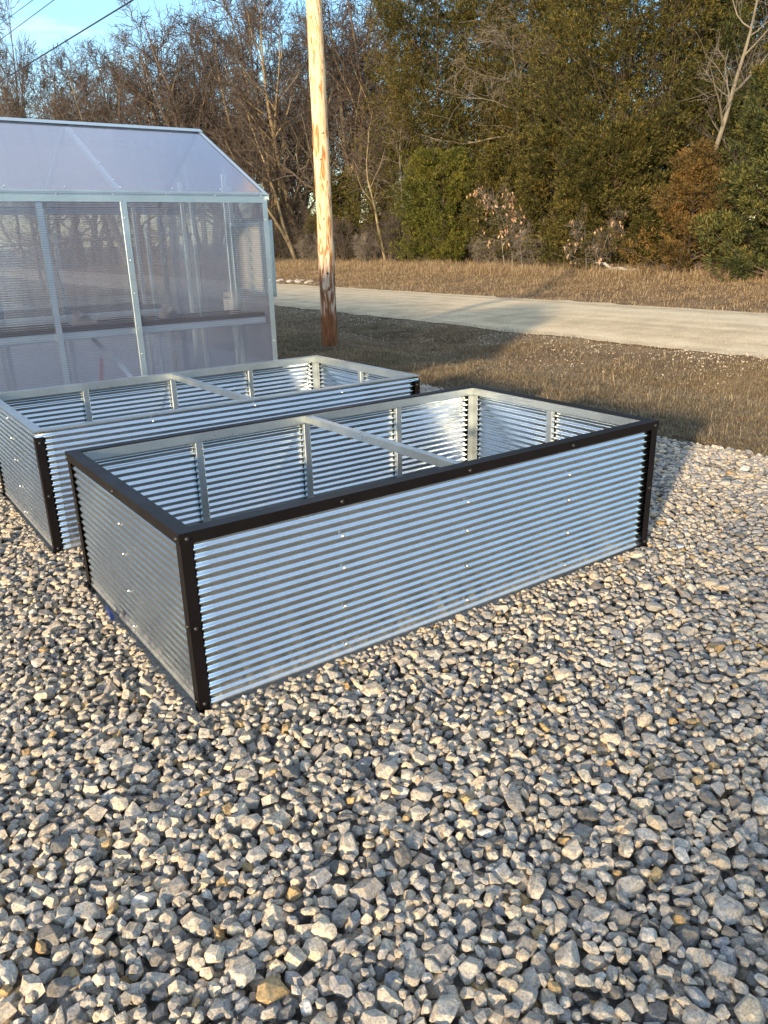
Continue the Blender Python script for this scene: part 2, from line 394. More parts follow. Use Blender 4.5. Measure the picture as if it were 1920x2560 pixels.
class MB:
    """collects boxes, profiles and tubes into one mesh"""
    def __init__(s):
        s.v = []; s.f = []; s.sm = []

    def add(s, V, F, smooth=False):
        o = len(s.v)
        s.v.extend([tuple(map(float, p)) for p in V]); s.f.extend([tuple(int(i) + o for i in f) for f in F]); s.sm.extend([smooth] * len(F))
        return s

    def box(s, a, b):
        (x0, y0, z0), (x1, y1, z1) = a, b
        x0, x1 = min(x0, x1), max(x0, x1); y0, y1 = min(y0, y1), max(y0, y1); z0, z1 = min(z0, z1), max(z0, z1)
        V = [(x0, y0, z0), (x1, y0, z0), (x1, y1, z0), (x0, y1, z0), (x0, y0, z1), (x1, y0, z1), (x1, y1, z1), (x0, y1, z1)]
        return s.add(V, [(0, 3, 2, 1), (4, 5, 6, 7), (0, 1, 5, 4), (1, 2, 6, 5), (2, 3, 7, 6), (3, 0, 4, 7)])

    def profile(s, p0, p1, A, B, pts, m0=0.0, m1=0.0):
        """extrude the closed 2-D profile pts (a,b along A,B) from p0 to p1; m0/m1 mitre by the a coordinate"""
        p0, p1, A, B = map(np.array, (p0, p1, A, B)); p0 = p0.astype(float); p1 = p1.astype(float)
        D = p1 - p0; D = D / np.linalg.norm(D)
        V = [p0 + A * a + B * b + D * (m0 * a) for a, b in pts] + [p1 + A * a + B * b - D * (m1 * a) for a, b in pts]
        k = len(pts)
        F = [(i, (i + 1) % k, k + (i + 1) % k, k + i) for i in range(k)]
        F += [tuple(range(k))[::-1], tuple(range(k, 2 * k))]
        return s.add(V, F)

    def angle(s, p0, p1, A, B, w=0.038, t=0.003, w2=None, m0=0.0, m1=0.0):
        w2 = w2 or w
        return s.profile(p0, p1, A, B, [(0, 0), (w, 0), (w, t), (t, t), (t, w2), (0, w2)], m0, m1)

    def bar(s, p0, p1, A, B, w, h, m0=0.0, m1=0.0, c=0.0025):
        return s.profile(p0, p1, A, B, [(c, 0), (w - c, 0), (w, c), (w, h - c), (w - c, h), (c, h), (0, h - c), (0, c)], m0, m1)

    def tube(s, pts, rad, k=8, cap=True):
        pts = [np.array(p, float) for p in pts]
        n = len(pts)
        if not hasattr(rad, '__len__'):
            rad = [rad] * n
        V = []
        prev = None
        for i in range(n):
            d = pts[min(i + 1, n - 1)] - pts[max(i - 1, 0)]; d = d / (np.linalg.norm(d) + 1e-9)
            ref = prev if prev is not None else (np.array([0, 0, 1.0]) if abs(d[2]) < 0.9 else np.array([1.0, 0, 0]))
            a = ref - d * (ref @ d); a /= np.linalg.norm(a); prev = a; b = np.cross(d, a)
            for j in range(k):
                t = 2 * PI * j / k; V.append(pts[i] + rad[i] * (math.cos(t) * a + math.sin(t) * b))
        F = [(i * k + j, i * k + (j + 1) % k, (i + 1) * k + (j + 1) % k, (i + 1) * k + j) for i in range(n - 1) for j in range(k)]
        s.add(V, F, True)
        if cap:
            s.f += [tuple(range(len(s.v) - n * k, len(s.v) - n * k + k))[::-1], tuple(range(len(s.v) - k, len(s.v)))]; s.sm += [False, False]
        return s

    def mesh(s, name, material):
        me = bpy.data.meshes.new(name); me.from_pydata(s.v, [], s.f)
        for p, q in zip(me.polygons, s.sm): p.use_smooth = q
        if material is not None: me.materials.append(material)
        me.update()
        return me

    def build(s, name, material, parent=None):
        return link(name, s.mesh(name, material), parent)


def link(name, me, parent=None, loc=None, rot=None):
    o = bpy.data.objects.new(name, me); C.objects.link(o)
    if parent is not None: o.parent = parent
    if loc is not None: o.location = loc
    if rot is not None: o.rotation_euler = rot
    return o


def tag(o, label=None, cat=None, group=None, kind=None):
    if label: o['label'] = label
    if cat: o['category'] = cat
    if group: o['group'] = group
    if kind: o['kind'] = kind
    return o


def thing(name, label, cat, loc=(0, 0, 0), group=None, rz=0.0):
    o = bpy.data.objects.new(name, None); C.objects.link(o); o.empty_display_size = 0.1
    o.location = loc; o.rotation_euler = (0, 0, rz)
    return tag(o, label, cat, group)


def copy_tree(o, parent=None):
    c = o.copy(); C.objects.link(c); c.parent = parent
    for ch in o.children: copy_tree(ch, c)
    return c


# ------------------------------------------------------------------ ground
PAD_X = 4.45


def sn(x, y, s=1.0, seed=0.0):
    return (np.sin(x * 1.7 * s + 1.3 * seed + 2.1 * np.sin(y * 0.9 * s + seed)) + np.sin(y * 1.3 * s - seed + 1.7 * np.sin(x * 1.1 * s + 2.0 * seed))
            + 0.5 * np.sin((x + y) * 3.1 * s + seed)) / 2.5


def gz(x, y):
    x = np.asarray(x, float); y = np.asarray(y, float)
    xs = [-3000, PAD_X - 0.15, PAD_X + 0.1, 5.6, 6.4, 7.4, 8.2, 8.95, 10.2, 11.7, 13.3, 14.4, 15.2, 17.0, 19.0, 26, 60, 3000]
    zs = [-0.06, -0.06, -0.02, -0.04, -0.12, -0.26, -0.16, -0.03, 0.02, 0.05, 0.02, -0.03, -0.06, 0.12, 0.30, 0.5, 1.0, 4.0]
    z = np.interp(x, xs, zs)
    off = (x > PAD_X + 0.05) & ((x < 8.9) | (x > 14.5))
    amp = np.where(off, 0.035, 0.006)
    return z + amp * sn(x, y, 1.5) + np.where(off, 0.02, 0) * sn(x, y, 5.0, 1.0)


def sheet(name, xs, ys, zoff, material, jitter=None):
    X, Y = np.meshgrid(xs, ys, indexing='ij')
    if jitter is not None:
        X = X.copy(); X[0, :] += jitter * sn(Y[0, :] * 0.6, Y[0, :], 2.0, 3.0); X[-1, :] += jitter * sn(Y[-1, :], Y[-1, :] * 0.7, 2.0, 5.0)
    Z = gz(X, Y) + zoff
    nx, ny = X.shape
    V = np.stack([X, Y, Z], -1).reshape(-1, 3)
    i = np.arange(nx - 1)[:, None] * ny + np.arange(ny - 1)[None, :]
    F = np.stack([i, i + ny, i + ny + 1, i + 1], -1).reshape(-1, 4)
    return link(name, mesh_np(name, V, F, material, True))


gx = np.concatenate([[-1500, -400, -100, -40, -15, -6], np.arange(-4, PAD_X - 0.3, 0.5), np.arange(PAD_X - 0.15, 9, 0.1), np.arange(9, 14.4, 0.3), np.arange(14.4, 27, 0.2), [30, 40, 60, 100, 300, 1500]])
gy = np.concatenate([[-1500, -400, -100, -40, -15], np.arange(-6, 20, 0.15), np.arange(20, 60, 0.5), np.arange(60, 140, 3), [200, 400, 1500]])
tag(sheet('ground', gx, gy, 0.0, M['soil']), kind='structure')
tag(sheet('road', np.array([8.95, 9.3, 10.2, 11.0, 11.7, 12.4, 13.3, 14.0, 14.45]), np.concatenate([np.arange(-60, -6, 2), np.arange(-6, 45, 0.25), np.arange(45, 260, 3)]), 0.012, M['road'], 0.12), kind='structure')
tag(sheet('gravel_pad', np.array([-40, -20, -8, -4, 0, 2, 4, PAD_X - 0.16]), np.array([-40, -20, -6, -3, 0, 3, 6, 12, 20, 40.0]), 0.008, M['padbase']), kind='structure')

# ------------------------------------------------------------------ raised beds
BL, BW, BH = 2.44, 1.336, 0.66
PITCH_RIB = 0.0318


def corrugated(length, z0, z1, amp=0.0041, thick=0.0012, axis='x', seed=0):
    """closed corrugated sheet in the x-z plane facing -y; crest of the outer face at y = 0"""
    n = int(round((z1 - z0) / PITCH_RIB * 10))
    zz = np.linspace(z0, z1, n + 1)
    prof = amp * (1 - np.cos((z1 - zz) / PITCH_RIB * 2 * PI))
    m = 25
    xx = np.linspace(0, length, m)
    wob = 0.0003
    V = []
    for off in (0.0, thick):
        for i, x in enumerate(xx):
            for j, z in enumerate(zz):
                w = wob * math.sin(x * 4.1 + seed) * math.sin(z * 6 + seed * 2)
                V.append((x, prof[j] + off + w, z + 0.0012 * math.sin(x * 2.3 + seed)))
    V = np.array(V); k = n + 1
    i = (np.arange(m - 1)[:, None] * k + np.arange(n)[None, :]).ravel()
    F1 = np.stack([i, i + k, i + k + 1, i + 1], -1)
    F2 = np.stack([i, i + 1, i + k + 1, i + k], -1) + m * k
    o = m * k
    e = []
    for a in range(m - 1):
        e.append((a * k, o + a * k, o + (a + 1) * k, (a + 1) * k)); e.append((a * k + n, (a + 1) * k + n, o + (a + 1) * k + n, o + a * k + n))
    for j in range(n):
        e.append((j, j + 1, o + j + 1, o + j)); b = (m - 1) * k; e.append((b + j, o + b + j, o + b + j + 1, b + j + 1))
    me = mesh_np('side_panel', V, np.concatenate([F1, F2, np.array(e)]), M['sheet'], True)
    sm = np.ones(len(me.polygons), bool); sm[len(F1) + len(F2):] = False
    me.polygons.foreach_set('use_smooth', sm)
    return me


def dome(r, h, neck=None, k=12):
    """screw head: washer disc, hex driver collar and domed cap, axis +z"""
    b = MB()
    rings = [(r * 1.0, 0), (r * 1.0, h * 0.18), (r * 0.72, h * 0.24), (r * 0.66, h * 0.75), (r * 0.42, h * 0.98)]
    V = [(a * math.cos(2 * PI * j / k), a * math.sin(2 * PI * j / k), z) for a, z in rings for j in range(k)] + [(0, 0, h)]
    F = [(i * k + j, i * k + (j + 1) % k, (i + 1) * k + (j + 1) % k, (i + 1) * k + j) for i in range(len(rings) - 1) for j in range(k)]
    t = (len(rings) - 1) * k
    F += [(t + j, t + (j + 1) % k, len(V) - 1) for j in range(k)] + [tuple(range(k))[::-1]]
    return b.add(V, F, True)


SCREW_Z = dome(0.0068, 0.006).mesh('screw', M['screw_zinc'])
SCREW_B = dome(0.0085, 0.007).mesh('screw', M['screw_black'])
FACE = {'front': (PI / 2, 0, 0), 'left': (PI / 2, 0, -PI / 2), 'right': (PI / 2, 0, PI / 2), 'back': (PI / 2, 0, PI)}


def make_bed(name, label, loc, cap, rz=0.0):
    root = thing(name, label, 'planter box', loc, rz=rz)
    L, W, H = BL, BW, BH
    z0, z1 = 0.012, H - 0.003
    e = 0.0045
    panels = {}
    for side, ln, pl, pr in (('front', L - 0.012, (0.006, e, 0), 0), ('back', L - 0.012, (L - 0.006, W - e, 0), PI),
                             ('left', W - 0.03, (e, W - 0.015, 0), -PI / 2), ('right', W - 0.03, (L - e, 0.015, 0), PI / 2)):
        panels[side] = link('side_panel', corrugated(ln, z0, z1, seed=len(panels) + (3 if cap else 8)), root, pl, (0, 0, pr))
    # corner posts: painted angle outside
    top = H - 0.040 if cap else H - 0.03
    for sx, sy in ((0, 0), (1, 0), (1, 1), (0, 1)):
        cx, cy = (L if sx else 0), (W if sy else 0)
        A = (-1 if sx else 1, 0, 0); B = (0, -1 if sy else 1, 0)
        p = MB().angle((cx, cy, -0.004), (cx, cy, top), A, B, 0.040, 0.003).build('corner_post', M['brown'], root)
        # screws as sub-parts on both faces
        for z in (0.032, 0.320) + (() if cap else (0.60,)):
            link('screw', SCREW_B, p, (cx + A[0] * 0.021, cy - B[1] * 0.0002, z), FACE['back' if sy else 'front'])
            link('screw', SCREW_B, p, (cx - A[0] * 0.0002, cy + B[1] * 0.022, z + 0.006), FACE['right' if sx else 'left'])
    # inner galvanised frame
    i0 = 0.0145                                     # inner face of the sheet
    t = 0.036
    zt = H - 0.0045 if cap else H + 0.002
    def rail(p0, p1, A, m=1.0):
        return MB().bar(p0, p1, A, (0, 0, -1), t, 0.045, m, m).build('inner_rail', M['galv'], root)
    if cap:
        rail((i0, i0, zt), (L - i0, i0, zt), (0, 1, 0)); rail((L - i0, W - i0, zt), (i0, W - i0, zt), (0, -1, 0))
        rail((L - i0, i0, zt), (L - i0, W - i0, zt), (-1, 0, 0)); rail((i0, W - i0, zt), (i0, i0, zt), (1, 0, 0))
    else:                                           # bare rail folded over the top of the sheets
        def fold(p0, p1, A):
            return MB().profile(p0, p1, A, (0, 0, -1), [(0, 0), (0.05, 0), (0.05, 0.045), (0.047, 0.045), (0.047, 0.003), (0.003, 0.003), (0.003, 0.007), (0, 0.007)], 1, 1).build('inner_rail', M['galv'], root)
        fold((0, 0, zt), (L, 0, zt), (0, 1, 0)); fold((L, W, zt), (0, W, zt), (0, -1, 0))
        fold((L, 0, zt), (L, W, zt), (-1, 0, 0)); fold((0, W, zt), (0, 0, zt), (1, 0, 0))
    zb, zs = 0.01, zt - 0.0452
    for x in (0.61, 1.22, 1.83):
        for y, s in ((i0, 1), (W - i0, -1)):
            MB().bar((x - 0.019, y, zb), (x - 0.019, y, zs), (1, 0, 0), (0, s, 0), 0.038, 0.028).build('stiffener', M['galv'], root)
    for x, s in ((i0, 1), (L - i0, -1)):
        MB().bar((x, W / 2 - 0.019, zb), (x, W / 2 - 0.019, zs), (0, 1, 0), (s, 0, 0), 0.038, 0.028).build('stiffener', M['galv'], root)
    for sx, sy in ((0, 0), (1, 0), (1, 1), (0, 1)):
        cx, cy = (L - i0 if sx else i0), (W - i0 if sy else i0)
        MB().angle((cx, cy, zb), (cx, cy, zs), (-1 if sx else 1, 0, 0), (0, -1 if sy else 1, 0), 0.042, 0.003).build('inner_corner_angle', M['galv'], root)
    zc = zt - 0.002
    MB().angle((1.205, i0 + t + 0.0005, zc), (1.205, W - i0 - t - 0.0005, zc), (1, 0, 0), (0, 0, -1), 0.036, 0.0035).build('cross_brace', M['galv'], root)
    # top cap
    if cap:
        w, tt, d = 0.054, 0.0028, 0.040
        prof = [(0, 0), (0, -d), (tt, -d), (tt, -tt), (w, -tt), (w, 0)]
        def caprail(p0, p1, A, face, pts):
            c = MB().profile(p0, p1, A, (0, 0, 1), prof, 1, 1).build('top_rail', M['brown'], root)
            for p in pts: link('screw', SCREW_B, c, p, FACE[face])
        o = 0.0035; zz = H + 0.001; zq = H - 0.021
        caprail((-o, -o, zz), (L + o, -o, zz), (0, 1, 0), 'front', [(x, -o, zq) for x in (0.024, 0.61, 1.22, 1.83, L - 0.024)])
        caprail((L + o, W + o, zz), (-o, W + o, zz), (0, -1, 0), 'back', [(x, W + o, zq) for x in (0.61, 1.22, 1.83)])
        caprail((L + o, -o, zz), (L + o, W + o, zz), (-1, 0, 0), 'right', [(L + o, W / 2, zq)])
        caprail((-o, W + o, zz), (-o, -o, zz), (1, 0, 0), 'left', [(-o, y, zq) for y in (0.022, W / 2, W - 0.022)])
    # face screws in columns over the stiffeners, sub-parts of their panel
    rows = (0.505, 0.378, 0.218, 0.060) if cap else (0.622, 0.505, 0.378, 0.218, 0.060)
    for k, x in enumerate((0.61, 1.22, 1.83)):
        for z in rows:
            z = z - (L / 2 and 0.0)
            link('screw', SCREW_Z, panels['front'], (x - 0.006 + 0.004 * math.sin(17 * x + 9 * z), -0.0003, z + 0.003 * math.sin(31 * z + x)), (PI / 2, 0, 0))
    for side in ('left', 'right'):
        for z in rows:
            link('screw', SCREW_Z, panels[side], (W / 2 - 0.015, -0.0003, z), (PI / 2, 0, 0))
    return root


bedA = make_bed('raised_garden_bed', 'nearest corrugated galvanised planter box with a dark brown cap rail around its whole top', (0, 0, 0), True)
bedB = make_bed('raised_garden_bed', 'corrugated metal planter box with bare silver top rail, standing between greenhouse and brown capped box', (-0.024, 1.844, 0), False)

# ------------------------------------------------------------------ gravel stones (dropped one by one onto a height field)
ICO = {}


def icosphere(level):
    if level in ICO: return ICO[level]
    import bmesh
    bm = bmesh.new(); bmesh.ops.create_icosphere(bm, subdivisions=level, radius=1.0)
    bm.verts.ensure_lookup_table()
    V = np.array([v.co for v in bm.verts]); F = np.array([[v.index for v in f.verts] for f in bm.faces]); bm.free()
    V /= np.linalg.norm(V, axis=1)[:, None]
    ICO[level] = (V, F); return ICO[level]


def stone_planes(r):
    n = r.integers(11, 17)
    N = []
    while len(N) < n:
        v = r.normal(size=3); v /= np.linalg.norm(v)
        if all(v @ w < 0.80 for w in N): N.append(v)
    # make sure all sides are closed
    for ax in (np.array([1, 0, 0.]), np.array([0, 1, 0.]), np.array([0, 0, 1.])):
        for s in (1, -1):
            if max(v @ (ax * s) for v in N) < 0.55: N.append(ax * s)
    N = np.array(N); D = r.uniform(0.74, 1.0, len(N))
    S = np.array([r.uniform(0.9, 1.5), r.uniform(0.72, 1.0), r.uniform(0.5, 0.88)])
    # scale x -> S x : plane n.x<=d becomes (n/S).x<=d
    A = N / S; k = np.linalg.norm(A, axis=1); A /= k[:, None]; D = D / k
    q = r.normal(size=3) * 0.35
    R = np.array(Matrix.Rotation(q[0], 3, 'X') @ Matrix.Rotation(q[1], 3, 'Y'))
    return A @ R.T, D


def rotz(a):
    c, s = math.cos(a), math.sin(a); return np.array([[c, -s, 0], [s, c, 0], [0, 0, 1.0]])


def gravel():
    CELL = 0.0045
    X0, X1, Y0, Y1 = -3.0, PAD_X + 0.10, -2.35, 7.2
    nx, ny = int((X1 - X0) / CELL), int((Y1 - Y0) / CELL)
    xs = X0 + (np.arange(nx) + 0.5) * CELL; ys = Y0 + (np.arange(ny) + 0.5) * CELL
    XX, YY = np.meshgrid(xs, ys, indexing='ij')
    H = (0.010 * sn(XX, YY, 1.6, 2.0) + 0.006 * sn(XX, YY, 4.0, 4.0)).astype(np.float32) - 0.055
    def block(x0, y0, x1, y1):
        H[max(0, int((x0 - X0) / CELL)):int((x1 - X0) / CELL) + 1, max(0, int((y0 - Y0) / CELL)):int((y1 - Y0) / CELL) + 1] = 5.0
    block(-0.004, -0.004, BL + 0.004, BW + 0.004)
    bx, by = -0.024, 1.844
    block(bx - 0.006, by - 0.006, bx + BL + 0.006, by + BW + 0.006)
    block(-3.0, 3.87, 2.45, 3.93)
    SZ = [0.0120, 0.0158, 0.020, 0.0245, 0.0292, 0.036]           # half size classes
    NT, NR = 22, 5
    r = np.random.default_rng(11)
    T = [stone_planes(r) for _ in range(NT)]
    patch = {}
    for t in range(NT):
        N, D = T[t]
        for a in range(NR):
            Na = N @ rotz(2 * PI * a / NR).T
            for s, sz in enumerate(SZ):
                m = int(math.ceil(1.6 * sz / CELL)); g = np.arange(-m, m + 1) * CELL
                gx_, gy_ = np.meshgrid(g, g, indexing='ij')
                up = np.full(gx_.shape, 9.0); dn = np.full(gx_.shape, -9.0); ok = np.ones(gx_.shape, bool)
                for nn, d in zip(Na, D * sz):
                    q = d - nn[0] * gx_ - nn[1] * gy_
                    if nn[2] > 1e-3: up = np.minimum(up, q / nn[2])
                    elif nn[2] < -1e-3: dn = np.maximum(dn, q / nn[2])
                    else: ok &= q > 0
                ok &= up > dn
                i, j = np.nonzero(ok)
                if len(i) < 4: continue
                patch[t, a, s] = (i - m, j - m, up[i, j].astype(np.float32), dn[i, j].astype(np.float32))
    keys = list(patch)
    out = []
    rnd = random.Random(5)
    f = _f; cx, cy = CAM[0], CAM[1]
    def visible(x, y):
        az = math.atan2(x - cx, y - cy)
        return abs(az - YAW) < math.radians(36) and not (y > 3.9 and x < 2.4 and y > 5.2)
    # candidates: uniformly over the pad; size spectrum broad, sparse far away where hidden
    area = (X1 - X0) * (Y1 - Y0)
    NTOT = int(area * 4600)
    weights = {0: 0.16, 1: 0.25, 2: 0.27, 3: 0.19, 4: 0.10, 5: 0.03}
    bys = {s: [k for k in keys if k[2] == s] for s in range(6)}
    seq = rnd.choices(list(weights), list(weights.values()), k=NTOT)
    for q in range(int(NTOT * 0.62), NTOT):
        if rnd.random() < 0.25: seq[q] = rnd.choice((0, 0, 1, 1, 2))
    edge = []
    for q in range(16000):
        bx0, by0 = ((0, 0), (-0.024, 1.844))[q % 2]
        t = rnd.random(); e = rnd.uniform(0.012, 0.04)
        edge.append(((bx0 - e, by0 + t * BW), (bx0 + t * BL, by0 - e), (bx0 + BL + e, by0 + t * BW))[rnd.randrange(3)])
    seq = seq[:int(NTOT * 0.8)] + [None] * len(edge) + seq[int(NTOT * 0.8):]
    for s in seq:
        best = None
        x = rnd.uniform(X0 + 0.06, X1 - 0.06); y = rnd.uniform(Y0 + 0.06, Y1 - 0.06)
        if s is None:
            s = rnd.choice((0, 0, 1, 1, 2, 3)); x, y = edge.pop()
        if not visible(x, y): continue
        ex = PAD_X - 0.02 + 0.05 * math.sin(3.1 * y) + 0.03 * math.sin(9 * y + 1)
        if x > ex: 
            if rnd.random() > 0.12: continue
        for c in range(4):
            k = rnd.choice(bys[s])
            di, dj, up, dn = patch[k]
            ci = int((x - X0) / CELL) + (rnd.randint(-5, 5) if c else 0); cj = int((y - Y0) / CELL) + (rnd.randint(-5, 5) if c else 0)
            ii, jj = di + ci, dj + cj
            if ii.min() < 0 or jj.min() < 0 or ii.max() >= nx or jj.max() >= ny: continue
            h = H[ii, jj]
            if h.max() > 1.0: continue
            gap = h - dn
            z = float(np.partition(gap, int(len(gap) * 0.93))[int(len(gap) * 0.93)])
            if best is None or z + float(up.max()) * 0.5 < best[0]:
                best = (z + float(up.max()) * 0.5, z, k, ci, cj, ii, jj)
        if best is None: continue
        _, z, k, ci, cj, ii, jj = best
        up = patch[k][2]
        if z + up.max() > 0.026 + 0.010 * (k[2] >= 4): continue
        H[ii, jj] = np.maximum(H[ii, jj], z + up)
        out.append((k, X0 + (ci + 0.5) * CELL, Y0 + (cj + 0.5) * CELL, z))
    # meshes
    Vs, Fs, off = [], [], 0
    groups = {}
    for k, x, y, z in out:
        d = math.hypot(x - cx, y - cy)
        groups.setdefault((k, d < 5.2), []).append((x, y, z))
    import bmesh
    shapes = {}
    for t in range(NT):
        N, D = T[t]; m = len(N); pts = []
        for a_ in range(m):
            for b_ in range(a_ + 1, m):
                for c_ in range(b_ + 1, m):
                    A = N[[a_, b_, c_]]
                    if abs(np.linalg.det(A)) < 0.04: continue
                    p = np.linalg.solve(A, D[[a_, b_, c_]])
                    if (N @ p <= D + 1e-6).all(): pts.append(p)
        for lod in (0, 1):
            bm = bmesh.new()
            for p in pts: bm.verts.new(p)
            bmesh.ops.remove_doubles(bm, verts=bm.verts, dist=0.05)
            g = bmesh.ops.convex_hull(bm, input=list(bm.verts))
            bmesh.ops.delete(bm, geom=[e for e in g['geom_interior'] if isinstance(e, bmesh.types.BMVert)], context='VERTS')
            bmesh.ops.dissolve_limit(bm, angle_limit=0.09, verts=list(bm.verts), edges=list(bm.edges))
            if lod == 0:
                bmesh.ops.bevel(bm, geom=list(bm.edges) + list(bm.verts), offset=0.115, segments=2, profile=0.6, affect='EDGES', clamp_overlap=True)
            bmesh.ops.triangulate(bm, faces=list(bm.faces))
            bm.verts.index_update()
            V = np.array([v.co for v in bm.verts]); F = np.array([[v.index for v in f.verts] for f in bm.faces]); bm.free()
            if lod == 0:      # knocks and dents
                V = V * (1 + 0.045 * np.sin(V @ np.array([5.1, 3.3, 4.2]) + t)[:, None] + 0.03 * np.sin(V @ np.array([-9.0, 8.0, 6.5]) + 2 * t)[:, None])
            shapes[t, lod] = (V, F)
    for (k, near), L in groups.items():
        t, a, s = k
        V, F = shapes[t, 0 if near else 1]
        W = (V * SZ[s]) @ rotz(2 * PI * a / NR).T
        P = np.array(L)
        VV = (W[None, :, :] + P[:, None, :]).reshape(-1, 3)
        FF = (F[None, :, :] + (np.arange(len(P)) * len(W))[:, None, None]).reshape(-1, 3) + off
        Vs.append(VV); Fs.append(FF); off += len(VV)
    V = np.concatenate(Vs); F = np.concatenate(Fs)
    print('stones', len(out), 'tris', len(F))
    o = link('gravel', mesh_np('gravel', V, F, M['stone'], False))
    tag(o, 'grey and tan crushed limestone gravel covering the pad around the planters', 'gravel', kind='stuff')


gravel()
#PART2
# ------------------------------------------------------------------ greenhouse
GX, GY0, GY1, GRY, GE, GR, GXL = 2.43, 3.88, 6.32, 5.10, 1.90, 2.50, -3.67


def greenhouse():
    root = thing('greenhouse', 'twin wall polycarbonate greenhouse with galvanised frame standing behind the planter boxes', 'greenhouse')
    A, P = M['alu'], M['poly']
    sl = (GR - GE) / (GRY - GY0); nrm = np.array([0, -sl, 1.0]) / math.hypot(1, sl)
    # wall panels (3 mm behind the outer frame, real 6 mm sheets)
    def panel(nm, a, b, m): return MB().box(a, b).build(nm, m, root)
    xs = [GX, 1.245, 0.06, -1.125, -2.31, GXL]
    for x1, x0 in zip(xs[:-1], xs[1:]):
        MB().add([(x0, GY0 + 0.004, 0.02), (x1, GY0 + 0.004, 0.02), (x1, GY0 + 0.004, GE), (x0, GY0 + 0.004, GE)], [(0, 1, 2, 3)]).build('wall_panel', P, root)
        MB().add([(x0, GY1 - 0.004, 0.02), (x1, GY1 - 0.004, 0.02), (x1, GY1 - 0.004, GE), (x0, GY1 - 0.004, GE)], [(3, 2, 1, 0)]).build('wall_panel', P, root)
        MB().add([(x0, GY0 - 0.03, GE - 0.03 * sl), (x1, GY0 - 0.03, GE - 0.03 * sl), (x1, GRY, GR), (x0, GRY, GR)], [(0, 1, 2, 3)]).build('roof_panel', M['poly_roof'], root)
        MB().add([(x0, GRY, GR), (x1, GRY, GR), (x1, GY1 + 0.03, GE - 0.03 * sl), (x0, GY1 + 0.03, GE - 0.03 * sl)], [(0, 1, 2, 3)]).build('roof_panel', M['poly_roof'], root)
    # gable ends; the right one has the louvre opening y 3.98..4.58, z 1.10..1.68
    gx = GX - 0.004
    wy0, wy1, wz0, wz1 = 3.97, 4.58, 1.10, 1.69
    for poly in ([(GY0, 0.02), (wy0, 0.02), (wy0, GE), (GY0, GE)], [(wy0, 0.02), (wy1, 0.02), (wy1, wz0), (wy0, wz0)],
                 [(wy0, wz1), (wy1, wz1), (wy1, GE), (wy0, GE)], [(wy1, 0.02), (GY1, 0.02), (GY1, GE), (wy1, GE)], [(GY0, GE), (GY1, GE), (GRY, GR)]):
        MB().add([(gx, y, z) for y, z in poly], [tuple(range(len(poly)))]).build('end_panel', P, root)
    MB().add([(GXL, y, z) for y, z in [(GY0, 0.02), (GY1, 0.02), (GY1, GE), (GRY, GR), (GY0, GE)]], [(4, 3, 2, 1, 0)]).build('end_panel', P, root)
    # corner posts and studs
    for x in (GX, GXL):
        for y in (GY0, GY1):
            s = 1 if y == GY0 else -1; q = -1 if x == GX else 1
            cp = MB().angle((x - q * 0.003, y - s * 0.003, 0), (x - q * 0.003, y - s * 0.003, GE + 0.01), (q, 0, 0), (0, s, 0), 0.042, 0.003).build('corner_post', A, root)
            if y == GY0 and x == GX:
                for z in (0.35, 0.72, 1.22, 1.7): link('screw', SCREW_Z, cp, (x - 0.02, y - 0.003, z), (PI / 2, 0, 0))
    for x in xs[1:-1]:
        st = MB().bar((x - 0.024, GY0 - 0.004, 0), (x - 0.024, GY0 - 0.004, GE - 0.04), (1, 0, 0), (0, 1, 0), 0.048, 0.0035, c=0.001).build('seam_strip', A, root)
        for z in (0.30, 0.48, 0.72, 0.92, 1.18, 1.42, 1.72): link('screw', SCREW_Z, st, (x, GY0 - 0.004, z), (PI / 2, 0, 0))
        MB().bar((x - 0.02, GY0 + 0.008, 0), (x - 0.02, GY0 + 0.008, GE), (1, 0, 0), (0, 1, 0), 0.04, 0.04).build('stud', A, root)
    for x in (1.837, 0.655, -0.53, -1.72, -2.9):
        MB().angle((x - 0.02, GY0 + 0.008, 0), (x - 0.02, GY0 + 0.008, GE), (1, 0, 0), (0, 1, 0), 0.04, 0.003).build('stud', A, root) if x != 1.837 else None
    for x in (2.14, 1.245, 0.655, 0.06, -0.53, -1.125, -1.72, -2.31, -2.9):
        MB().bar((x - 0.02, GY1 - 0.05, 0), (x - 0.02, GY1 - 0.05, GE), (1, 0, 0), (0, 1, 0), 0.04, 0.04).build('stud', A, root)
    for y in (4.62, 5.62):
        MB().bar((GX - 0.05, y - 0.02, 0), (GX - 0.05, y - 0.02, GE + 0.2), (0, 1, 0), (1, 0, 0), 0.04, 0.04).build('stud', A, root)
    # eave rails, sills, ridge, rakes, rafters
    er = MB().angle((GXL - 0.004, GY0 - 0.006, GE + 0.008), (GX + 0.004, GY0 - 0.006, GE + 0.008), (0, 1, 0), (0, 0, -1), 0.03, 0.003, 0.078).build('eave_rail', A, root)
    for x in np.arange(GX - 0.05, GXL, -0.4): link('screw', SCREW_Z, er, (x, GY0 - 0.006, GE - 0.022), (PI / 2, 0, 0))
    MB().angle((GXL - 0.004, GY1 + 0.006, GE + 0.008), (GX + 0.004, GY1 + 0.006, GE + 0.008), (0, -1, 0), (0, 0, -1), 0.03, 0.003, 0.078).build('eave_rail', A, root)
    for y, s in ((GY0, 1), (GY1, -1)):
        MB().bar((GXL + 0.01, y + s * 0.052, 0.0), (GX - 0.05, y + s * 0.052, 0.0), (0, s, 0), (0, 0, 1), 0.04, 0.04).build('sill_rail', A, root)
    tt = 0.0525
